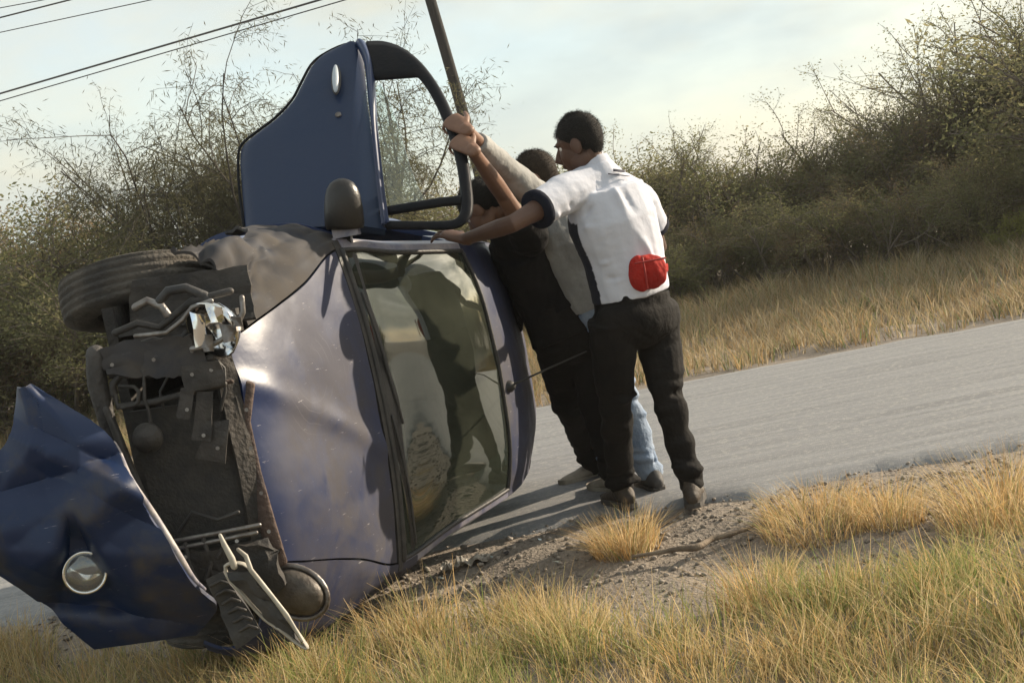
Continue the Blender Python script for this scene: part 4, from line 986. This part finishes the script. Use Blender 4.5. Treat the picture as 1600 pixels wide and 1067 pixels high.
# black shirt man bending against the roof
J = dict(shL=W(828, 372, 7.02), elL=W(786, 304, 6.80), wrL=on_door(741, 246, .045), shR=W(806, 392, 7.40), elR=W(800, 465, 7.40), wrR=W(800, 520, 7.30),
         hipL=W(866, 525, 7.22), hipR=W(914, 522, 7.30), knL=W(888, 632, 7.50), knR=W(930, 630, 7.30), ankL=ank(932, 738, 7.84), ankR=ank(962, 755, 7.35))
torso = [(W(890, 522, 7.28), .185, .14), (W(872, 478, 7.28), .18, .14), (W(846, 438, 7.26), .175, .135), (W(822, 402, 7.22), .185, .13), (W(808, 380, 7.17), .165, .11), (W(790, 358, 7.10), .062, .062)]
kL = (J['wrL'], on_door(698, 216, .035) - J['wrL'], -dN, np.array((.2, -.3, 1)), (.85, 1.2, .9), .09, .6, 1.04)
kR = (J['wrR'], np.array((-.4, 0, -.9)), np.array((-1, .0, .2)), np.array((0, -1, 0)), (.2, .2, .2))
person('man in black shirt and dark trousers with pale shoes bending against the car roof', (-.85, .5), J, torso,
    dict(skin=M_skin2, hair=M_hair, shirt=M_black, trousers=M_trous, shoe=M_beige, sole=M_beige), None, dict(L=.42, R=1.9), None,
    (W(754, 326, 7.0), np.array((-.75, .45, -.75)), np.array((-.55, .2, .8)), 1.0), [kL, kR], dict(L=(-.75, -.35), R=(-.5, .8)), seed=9, shirt_disp=.012, sleeve_r=(.085, .078, .06), legs_r=(.105, .092, .074, .066, .060))

# ------------------------------------------------------------------ vegetation
def blades(base, h, lean_dir, lean, wd, nseg=2):
    """grass blades as bent tapered strips -> verts, quads"""
    n = len(base); k = nseg + 1; t = np.linspace(0, 1, k)
    side = np.stack([-lean_dir[:, 1], lean_dir[:, 0], np.zeros(n)], 1)
    rot = rng.random(n) * math.pi; side = np.stack([np.cos(rot), np.sin(rot), np.zeros(n)], 1)
    V = np.zeros((n, k, 2, 3))
    for i, q in enumerate(t):
        c = base + np.stack([lean_dir[:, 0] * lean * q ** 1.8 * h, lean_dir[:, 1] * lean * q ** 1.8 * h, h * q * (1 - .28 * lean * q)], 1)
        w_ = wd * (1 - q * .88)
        V[:, i, 0] = c - side * w_[:, None]; V[:, i, 1] = c + side * w_[:, None]
    V = V.reshape(-1, 3); b = np.arange(n)[:, None] * (2 * k); Fq = []
    for i in range(nseg): Fq.append(b + np.array([2*i, 2*i+1, 2*i+3, 2*i+2]))
    return V, np.concatenate(Fq), 2 * k
PAL = np.array([(.58, .43, .22), (.68, .54, .33), (.48, .35, .18), (.36, .33, .14), (.20, .26, .08), (.60, .38, .16), (.34, .26, .15)])
def clumps(centres, per, hts, rad, green, lean=(.2, .9), wd=(.0015, .0035)):
    B = []; H = []; D = []; Ln = []; Cc = []
    for (x, y), h, r, g in zip(centres, hts, rad, green):
        m = int(per * (.6 + .8 * random.random()) * (r / .1) ** 1.2); an = rng.random(m) * 2 * math.pi; q = np.sqrt(rng.random(m)) * r
        bx_ = x + np.cos(an) * q; by_ = y + np.sin(an) * q; B.append(np.stack([bx_, by_, gz(bx_, by_) - .01], 1))
        H.append(h * (.45 + .65 * rng.random(m))); a2 = an + rng.normal(0, .7, m); D.append(np.stack([np.cos(a2) - .12, np.sin(a2)], 1))
        Ln.append(lean[0] + (lean[1] - lean[0]) * rng.random(m) * (.35 + .65 * q / r))
        pr = np.array([.26, .24, .16, .10, .02, .16, .06]) * (1 - g) + np.array([.05, .07, .06, .34, .42, .02, .04]) * g; pr /= pr.sum()
        Cc.append(PAL[rng.choice(len(PAL), m, p=pr)] * (.85 + .45 * rng.random((m, 1))))
    B, H, D, Ln, Cc = map(np.concatenate, (B, H, D, Ln, Cc))
    V, Fq, k = blades(B, H, D, Ln, wd[0] + (wd[1] - wd[0]) * rng.random(len(B)))
    return V, Fq, np.repeat(Cc, k, 0)
M_grass = mat('dry_grass', (.4, .3, .15), .75, attr='Col', transl=.45, spec=.25)
# near verge: the grass starts along this line of the ground (photo line of roots)
edge = np.array([WG(*p, z=-.08)[:2] for p in [(-300, 1010), (0, 1000), (150, 1030), (300, 1030), (480, 1005), (640, 955), (760, 945), (900, 955), (1010, 980), (1120, 970), (1200, 925), (1300, 890), (1400, 870), (1500, 835), (1600, 810), (1800, 780)]])
def y_edge(x): return np.interp(x, edge[:, 0], edge[:, 1])
cs = []; hh = []; rr = []; gg = []
TUS = [(random.uniform(-3.6, 3.4), random.uniform(3.6, 6.9), random.random(), random.random()) for _ in range(600)]
for (x, y, q, g_) in TUS:
    d = y_edge(x) - y
    if d < .02: continue
    cs.append((x, y)); hh.append(.14 + .16 * q * min(1, .5 + d)); rr.append(.09 + .07 * q); gg.append(max(0, min(1, g_ ** 1.6 * 1.15 - .1 + .3 * min(1, max(0, d - .4)))))
for _ in range(1500):
    x = random.uniform(-3.6, 3.4); y = random.uniform(3.6, 6.9); d = y_edge(x) - y
    if d < -.05 or (d < .35 and random.random() > .35 + d * 1.8): continue
    if abs(y - 4.0) > .9 and False: continue
    hump = .5 + .5 * fbm((x * 1.4, y * 1.4, 0), 1, 2)
    if d > .15 and random.random() > .35 + .9 * hump: continue
    cs.append((x, y)); hh.append((.07 + .14 * max(0, hump) ** 1.3 + .06 * random.random()) * (.75 + .35 * min(1, max(d, 0) / .5)))
    rr.append(random.uniform(.05, .11)); gg.append(min(1, max(0, fbm((x * 1.1, y * 1.1, 3), 1, 7) * 1.3 + .12 + .35 * min(1, max(0, d - .35)))))
V, Fq, cc = clumps(cs, 52, hh, rr, gg, lean=(.12, 1.15), wd=(.0013, .0034))
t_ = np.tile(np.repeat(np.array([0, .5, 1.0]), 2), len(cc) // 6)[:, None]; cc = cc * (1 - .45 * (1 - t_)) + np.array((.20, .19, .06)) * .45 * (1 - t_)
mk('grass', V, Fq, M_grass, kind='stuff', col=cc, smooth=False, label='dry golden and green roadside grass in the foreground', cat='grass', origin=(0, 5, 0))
cs = []; hh = []; rr = []; gg = []
for _ in range(1500):      # the near verge goes on beyond the picture on both sides
    x = random.choice((random.uniform(3.4, 16), random.uniform(-9, -3.6))); d = random.uniform(.3, 3.5); cs.append((x, y_near(x) - d)); hh.append(random.uniform(.15, .30)); rr.append(random.uniform(.10, .2)); gg.append(random.random() ** 2)
V, Fq, cc = clumps(cs, 9, hh, rr, gg, wd=(.003, .006))
mk('verge_grass', V, Fq, M_grass, kind='stuff', col=cc, smooth=False, label='dry roadside grass further along the near verge', cat='grass', origin=(0, 5, 0))
# single tufts on the bare shoulder
for (px, py, h, r, g, lab) in [(978, 858, .20, .13, 0., 'rounded orange dry grass tuft at the white polo man\'s foot'), (1186, 925, .22, .12, .12, 'narrow upright pale grass tuft alone on the gravel'),
                               (1275, 815, .17, .22, .03, 'low wide straw tuft at the road edge behind the narrow tuft'), (1385, 800, .18, .15, .03, 'dry tuft at the road edge between two larger clumps'),
                               (1565, 790, .28, .24, .02, 'large orange grass clump at the asphalt edge by the open dirt'), (1218, 868, .12, .05, .6, 'small green sprig growing out of the gravel')]:
    p = WG(px, py, -.04); V, Fq, cc = clumps([(p[0], p[1])], 430, [h], [r], [g], lean=(.2, 1.2), wd=(.0012, .0026))
    mk('grass_tuft', V, Fq, M_grass, col=cc, smooth=False, label=lab, cat='grass tuft', group='grass tufts on the bare shoulder')
# far verge
cs = []; hh = []; rr = []; gg = []
for _ in range(5200):
    x = random.uniform(-9, 13); y = y_far(x) + random.uniform(.05, 1) ** 1.2 * 9.5; d = y - y_far(x)
    if d < .5 and random.random() < .45: continue
    hump = fbm((x * .8, y * .8, 0), 1, 12)
    cs.append((x, y)); hh.append(.12 + .16 * max(0, hump + .3) + .08 * random.random() + .08 * min(1, d / 4)); rr.append(random.uniform(.10, .22)); gg.append(max(0, min(1, .08 + hump * .25)))
V, Fq, cc = clumps(cs, 15, hh, rr, gg, lean=(.2, 1.0), wd=(.003, .006))
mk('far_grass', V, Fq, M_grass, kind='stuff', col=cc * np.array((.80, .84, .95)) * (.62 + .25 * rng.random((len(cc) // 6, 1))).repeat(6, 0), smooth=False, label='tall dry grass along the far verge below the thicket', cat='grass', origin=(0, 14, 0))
# gravel on the shoulder
M_stone = mat('gravel_stone', (.30, .26, .22), .9, (.17, .145, .12), 30, attr='Col')
ico = np.array([(0,0,1),(.89,0,.45),(.28,.85,.45),(-.72,.53,.45),(-.72,-.53,.45),(.28,-.85,.45),(.72,.53,-.45),(-.28,.85,-.45),(-.89,0,-.45),(-.28,-.85,-.45),(.72,-.53,-.45),(0,0,-1)])
icf = np.array([(0,1,2),(0,2,3),(0,3,4),(0,4,5),(0,5,1),(1,6,2),(2,7,3),(3,8,4),(4,9,5),(5,10,1),(6,7,2),(7,8,3),(8,9,4),(9,10,5),(10,6,1),(11,7,6),(11,8,7),(11,9,8),(11,10,9),(11,6,10)])
VV = []; FF = []; CC = []; n = 0
for _ in range(9000):
    x = random.uniform(-2.6, 3.2); d = random.gauss(.45, .42)
    if d < -.25: continue
    y = y_near(x) - d; s = .0028 + .014 * random.random() ** 5
    VV.append(ico * s * (.7 + .6 * rng.random((12, 1))) * np.array((1, 1, .6)) + np.array((x, y, float(gz(x, y)) + (.012 if d < .05 else .0) + s * .3))); FF.append(icf + n); n += 12
    CC.append(np.tile(np.array((.30, .26, .22)) * random.uniform(.55, 1.35), (12, 1)))
mk('gravel', np.concatenate(VV), np.concatenate(FF), M_stone, kind='stuff', col=np.concatenate(CC), smooth=False, label='loose gravel scattered along the bare road shoulder', cat='gravel', origin=(0, 6, 0))
# a dry root lying on the shoulder
M_root = mat('dry_root', (.12, .09, .065), .9, (.22, .17, .12), 14, .4, 50)
pts = [WG(x, y, -.035) + np.array((0, 0, .008)) for x, y in [(990, 872), (1030, 866), (1062, 860), (1090, 858), (1112, 845), (1140, 838), (1170, 828)]]
mk('dry_root', *tube(catmull(pts, 24), list(np.interp(np.linspace(0, 1, 24), [0, .5, 1], [.006, .014, .008])), 7), M_root, None, label='dry twisted root lying across the gravel beside the orange tuft', cat='root')
# pale scraps under the roof edge
M_scrap = mat('pale_scrap', (.42, .38, .32), .7, (.20, .17, .14), 20)
for i, (px, py, lab) in enumerate([(742, 880, 'pale crumpled scrap of trim on the gravel below the windscreen'), (705, 890, 'small broken trim shard lying beside the crumpled scrap')]):
    p = WG(px, py, -.03); G = np.zeros((9, 7, 3))
    for a in range(9):
        for b in range(7): G[a, b] = p + np.array(((a - 4) * .017 * (1 - .4 * i), (b - 3) * .016 * (1 - .3 * i), .02 + .03 * fbm((a * .5, b * .5, i), 1, 3 + i)))
    mk('trim_scrap', *grid_shell(G, .003), M_scrap, None, smooth=False, label=lab, cat='debris')

# shards of broken trim and glass round the wreck
M_shard = mat('dark_shard', (.02, .02, .022), .4); M_shard2 = mat('glass_shard', (.35, .40, .38), .15)
for i, (px, py) in enumerate([(690, 905), (722, 896), (768, 872), (792, 866), (846, 846), (812, 838), (870, 880), (905, 902)]):
    p = WG(px, py, -.02); s_ = random.uniform(.010, .022); a_ = random.random() * 3
    ax_ = [(math.cos(a_), math.sin(a_), .2), (-math.sin(a_), math.cos(a_), .1), (0, -.2, 1)]
    V = p + np.array([(0, 0, .006)]) + (np.array([(-1, -.4, 0), (.2, -.7, 0), (1.1, .1, .1), (-.3, .8, .2), (-1, -.4, .12), (.2, -.7, .12), (1.1, .1, .22), (-.3, .8, .32)]) * s_) @ np.array(ax_)
    mk('trim_shard', V, [(3, 2, 1, 0), (4, 5, 6, 7), (0, 1, 5, 4), (1, 2, 6, 5), (2, 3, 7, 6), (3, 0, 4, 7)], M_shard if i % 2 else M_shard2, None, smooth=False, cat='debris',
       label='tiny dark plastic shard on the gravel beside the car roof' if i % 2 else 'tiny pale glass shard on the gravel beside the car roof', group='dark shards beside the car' if i % 2 else 'glass shards beside the car')
# ---- bushes and small trees
M_bark = mat('bark_grey', (.19, .155, .125), .95, (.12, .098, .08), 9, .4, 30)
def leafmat(name, c, c2): return mat(name, c, .7, c2, 1.4, transl=.55, lo=.38, hi=.62, spec=.25)
M_bark2 = mat('bark_dark', (.07, .06, .05), .95, (.045, .038, .032), 9, .4, 30)
M_lf = [leafmat('leaf_greygreen', (.18, .19, .09), (.27, .24, .13)), leafmat('leaf_brown', (.28, .195, .115), (.20, .17, .09)),
        leafmat('leaf_olive', (.15, .162, .072), (.225, .205, .10)), leafmat('leaf_feather', (.085, .085, .048), (.13, .12, .065)), leafmat('leaf_yellow', (.26, .25, .075), (.18, .19, .06))]
def plant_mesh(seed, H, spread, stems, leaf_n, leaf_l, leaf_w, droop=0.0, base_fill=0.0, twig=.35, upward=.5, depth=3, thin=1.0):
    rnd = random.Random(seed); segs = []; tips = []
    def grow(p, d, ln, r, dep):
        k = 4; pts = [p]
        for i in range(k):
            d = nrm(d + np.array((rnd.gauss(0, .16), rnd.gauss(0, .16), rnd.gauss(0, .12) + (upward * .10 if dep > 1 else -droop * .35))))
            p = p + d * ln / k; pts.append(p)
        segs.append((pts, r))
        if dep == 0: tips.append(pts); return
        if dep <= 1: tips.append(pts)
        for i in range(rnd.randint(3, 5)):
            q = rnd.uniform(.25, 1); j = min(int(q * k), k - 1); s0 = pts[j] + (pts[j+1] - pts[j]) * (q * k - j)
            nd = nrm(d + np.array((rnd.gauss(0, .75), rnd.gauss(0, .75), rnd.gauss(.1, .45))))
            grow(s0, nd, ln * rnd.uniform(.45, .75), r * .5, dep - 1)
    for s in range(stems):
        a = 2 * math.pi * s / stems + rnd.uniform(-.4, .4); tl = rnd.uniform(.15, 1) * spread / H
        grow(np.array((.12 * math.cos(a), .12 * math.sin(a), -.05)), nrm((math.cos(a) * tl, math.sin(a) * tl, 1)), H * rnd.uniform(.42, .62), (.022 * H / 2.5 + .006) * thin, depth)
    P = [tube(pts, list(np.linspace(r, r * .55, len(pts))), 5 if r > .008 else 3, cap=False) for pts, r in segs]
    allp = np.concatenate([np.array(t) for t in tips]); zmax = np.percentile(allp[:, 2], 99.5)
    r2 = np.random.default_rng(seed); L_ = []
    m = leaf_n; ti = r2.integers(0, len(tips), m); tt = r2.random(m) * (len(tips[0]) - 1.001); ii = tt.astype(int); ff = (tt - ii)[:, None]
    T = np.array(tips); c = T[ti, ii] * (1 - ff) + T[ti, ii + 1] * ff + r2.normal(0, .045, (m, 3)) * (1 + base_fill)
    d = r2.normal(0, 1, (m, 3)); d[:, 2] = d[:, 2] * .7 - droop * 2.2; d /= np.linalg.norm(d, axis=1, keepdims=True)
    s = r2.normal(0, 1, (m, 3)); s -= d * (s * d).sum(1, keepdims=True); s /= np.linalg.norm(s, axis=1, keepdims=True)
    ll = leaf_l * (.6 + .8 * r2.random((m, 1))); lw = leaf_w * (.6 + .8 * r2.random((m, 1)))
    Vl = np.stack([c, c + d * ll * .5 + s * lw, c + d * ll, c + d * ll * .5 - s * lw], 1).reshape(-1, 3)
    Fl = np.arange(m * 4).reshape(m, 4)
    return join(P), (Vl, Fl), zmax
PROTO = {}
def make_proto(key, m, **kw):
    tr, cr, zm = plant_mesh(**kw)
    def me(name, V, Fc, mt):
        o = mk(name, V, Fc, mt, None, origin=(0, 0, 0), smooth=False); d = o.data; bpy.data.objects.remove(o); return d
    PROTO[key] = (me('trunk', tr[0], tr[1], M_bark2 if 'feather' in key else M_bark), me('crown', cr[0], cr[1], m), zm)
make_proto('dense1', M_lf[0], seed=11, H=2.5, spread=2.2, stems=9, leaf_n=24000, leaf_l=.048, leaf_w=.009, base_fill=1.1)
make_proto('dense2', M_lf[2], seed=23, H=2.4, spread=2.4, stems=9, leaf_n=22000, leaf_l=.045, leaf_w=.009, base_fill=1.1)
make_proto('brown1', M_lf[1], seed=31, H=2.3, spread=2.0, stems=10, leaf_n=13000, leaf_l=.045, leaf_w=.008, base_fill=.9)
make_proto('brown2', M_lf[1], seed=37, H=2.6, spread=2.2, stems=9, leaf_n=8000, leaf_l=.045, leaf_w=.008, base_fill=.6)
make_proto('airy1', M_lf[2], seed=41, H=3.6, spread=2.0, stems=5, leaf_n=11000, leaf_l=.05, leaf_w=.009, base_fill=.8, upward=.9)
make_proto('airy2', M_lf[0], seed=47, H=3.8, spread=2.4, stems=6, leaf_n=13000, leaf_l=.05, leaf_w=.009, base_fill=.8, upward=.9)
make_proto('feather1', M_lf[3], seed=53, H=3.6, spread=3.2, stems=9, leaf_n=45000, leaf_l=.07, leaf_w=.0036, droop=.45, base_fill=.5, upward=.8, thin=.6)
make_proto('feather2', M_lf[3], seed=59, H=3.4, spread=3.0, stems=8, leaf_n=30000, leaf_l=.07, leaf_w=.0036, droop=.4, base_fill=.5, upward=1.0, thin=.6)
make_proto('yellow', M_lf[4], seed=61, H=2.0, spread=1.6, stems=6, leaf_n=8000, leaf_l=.06, leaf_w=.016, base_fill=.8)
DESC = {'dense1': ('thorn_bush', 'dense grey green thorn bush in the thicket beyond the far verge', 'bush', 'grey green bushes of the thicket'),
        'dense2': ('thorn_bush', 'dense dark olive thorn bush in the thicket beyond the far verge', 'bush', 'olive bushes of the thicket'),
        'brown1': ('dry_bush', 'brownish half dry bush crowded into the thicket', 'bush', 'brownish bushes of the thicket'),
        'brown2': ('dry_bush', 'open twiggy brown bush with bare branches in the thicket', 'bush', 'twiggy brown bushes of the thicket'),
        'airy1': ('scrub_tree', 'slender airy scrub tree rising above the thicket', 'tree', 'airy trees above the thicket'),
        'airy2': ('scrub_tree', 'tall loose crowned scrub tree with several stems above the thicket', 'tree', 'loose crowned trees above the thicket'),
        'feather1': ('mesquite_tree', 'broad feathery tree with drooping thin twigs behind the open car door', 'tree', 'broad feathery trees'),
        'feather2': ('mesquite_tree', 'sparse feathery tree with bare upright branches beyond the wrecked car', 'tree', 'sparse feathery trees'),
        'yellow': ('leafy_bush', 'bright yellow green leafy bush in front of the thicket', 'bush', 'yellow green bushes')}
def plant(key, x, y, h, rot=None, lean=0.0, wide=1.0, label=None):
    tr, cr, zm = PROTO[key]; nm, lab, cat_, grp = DESC[key]; lab = label or lab
    o = thing(nm, (x, y, float(gz(x, y)) - .03), lab, cat_, grp); s = h / zm
    o.scale = (s * wide, s * wide, s); o.rotation_euler = (0, lean, random.random() * 6.28 if rot is None else rot)
    for n_, d in (('trunk', tr), ('crown', cr)):
        c = bpy.data.objects.new(n_, d); S.collection.objects.link(c); c.parent = o
def plant_px(key, px, py, d, **kw):
    p = W(px, py, d); plant(key, p[0], d, max(.6, p[2] - float(gz(p[0], d))), **kw)
D4 = ['dense1', 'brown1', 'dense2', 'brown2']
for i, (px, py) in enumerate([(900, 350), (960, 330), (1030, 340), (1100, 325), (1180, 315), (1260, 305), (1340, 280), (1420, 270), (1500, 240), (1570, 230), (1650, 200), (1740, 180)]):
    plant_px(D4[i % 4], px, py, 18.6 - (px - 900) / 800 * 1.6 + random.uniform(-.3, .3), wide=1.25)
for i, (px, py) in enumerate([(860, 262), (930, 235), (995, 222), (1060, 238), (1130, 225), (1200, 220), (1290, 200), (1360, 165), (1440, 130), (1520, 90), (1600, 60), (1700, 40)]):
    plant_px(['dense2', 'brown2', 'dense1', 'brown1'][i % 4], px, py + random.uniform(-12, 45), 20.6 - (px - 900) / 800 + random.uniform(-.3, .3), wide=1.2)
AIRY = ['slender airy tree standing clear above the middle of the thicket', 'broad loose crowned tree beside the tallest trees of the thicket', 'tall slender tree among the tallest crowns of the thicket', 'tallest loose crowned tree, behind the yellow green bush', 'slender tree next to the tallest tree, past the yellow green bush',
        'thin airy tree just below the tallest crowns of the thicket', 'low loose crowned tree between two slender trees of the thicket', 'slender airy tree over the low part of the thicket near the polo man', 'loose crowned tree rising just past the white polo man', 'slender airy tree right behind the white polo man\'s shoulders']
for i, (px, py, k) in enumerate([(1275, 140, 'airy1'), (1440, 30, 'airy2'), (1520, -20, 'airy1'), (1585, -60, 'airy2'), (1650, -60, 'airy1'), (1385, 85, 'airy1'), (1330, 175, 'airy2'), (1160, 190, 'airy1'), (1060, 205, 'airy2'), (980, 195, 'airy1')]):
    plant_px(k, px, py, 20.2, label=AIRY[i])
for i, (px, py) in enumerate([(800, 270), (740, 285), (670, 300), (600, 310), (530, 320), (460, 330)]): plant_px(D4[(i + 1) % 4], px, py, 20.5, wide=1.3)
for i, (px, py) in enumerate([(-60, 440), (0, 420), (70, 400), (140, 420), (220, 400), (300, 390), (380, 390), (460, 390), (560, 380), (680, 370)]):
    plant_px(['dense1', 'brown1', 'dense2', 'dense1'][i % 4], px, py, 17.6 + random.uniform(-.3, .3), wide=1.3)
for i, (px, py) in enumerate([(-60, 330), (10, 318), (75, 335), (140, 290), (205, 310), (290, 320), (360, 330)]): plant_px(['dense2', 'brown1', 'dense1', 'brown2'][i % 4], px, py, 20.4, wide=1.1)
plant_px('feather1', 400, 80, 18.6, rot=.6, lean=-.10); plant_px('feather2', 500, 55, 19.4, rot=2.2, lean=-.04, label='sparse feathery tree whose twigs show above the raised car door'); plant_px('feather2', 260, 150, 19.0, rot=4.0, lean=-.12, label='sparse feathery tree leaning over the upturned front tyre')
plant_px('yellow', 1590, 300, 16.2)
# the thicket goes on along the road, both ways, and stands on the near side too
for i in range(26):
    x = 7.5 + i * 1.5; plant(D4[i % 4], x, 17.2 - .1 * x + random.uniform(-.6, 1.6), random.uniform(2.0, 3.2), wide=1.2)
for i in range(10):
    x = -9 - i * 1.6; plant(D4[i % 4], x, 18.5 + random.uniform(-.6, 1.2), random.uniform(1.8, 2.8), wide=1.2)

# ------------------------------------------------------------------ dusty evening air
M_haze = bpy.data.materials.new('haze_air'); M_haze.use_nodes = True; t = M_haze.node_tree; t.nodes.clear()
o_ = N(t, 'ShaderNodeOutputMaterial'); v_ = N(t, 'ShaderNodeVolumePrincipled'); v_.inputs['Color'].default_value = (.93, .92, .90, 1)
v_.inputs['Density'].default_value = .0007; v_.inputs['Anisotropy'].default_value = .3; t.links.new(v_.outputs[0], o_.inputs['Volume'])
hz_ = mk('haze', *box((0, 600, 5.2), (905, 905, 6.6)), M_haze, None, smooth=False, kind='stuff', label='thin dusty evening air over the whole place', cat='haze')
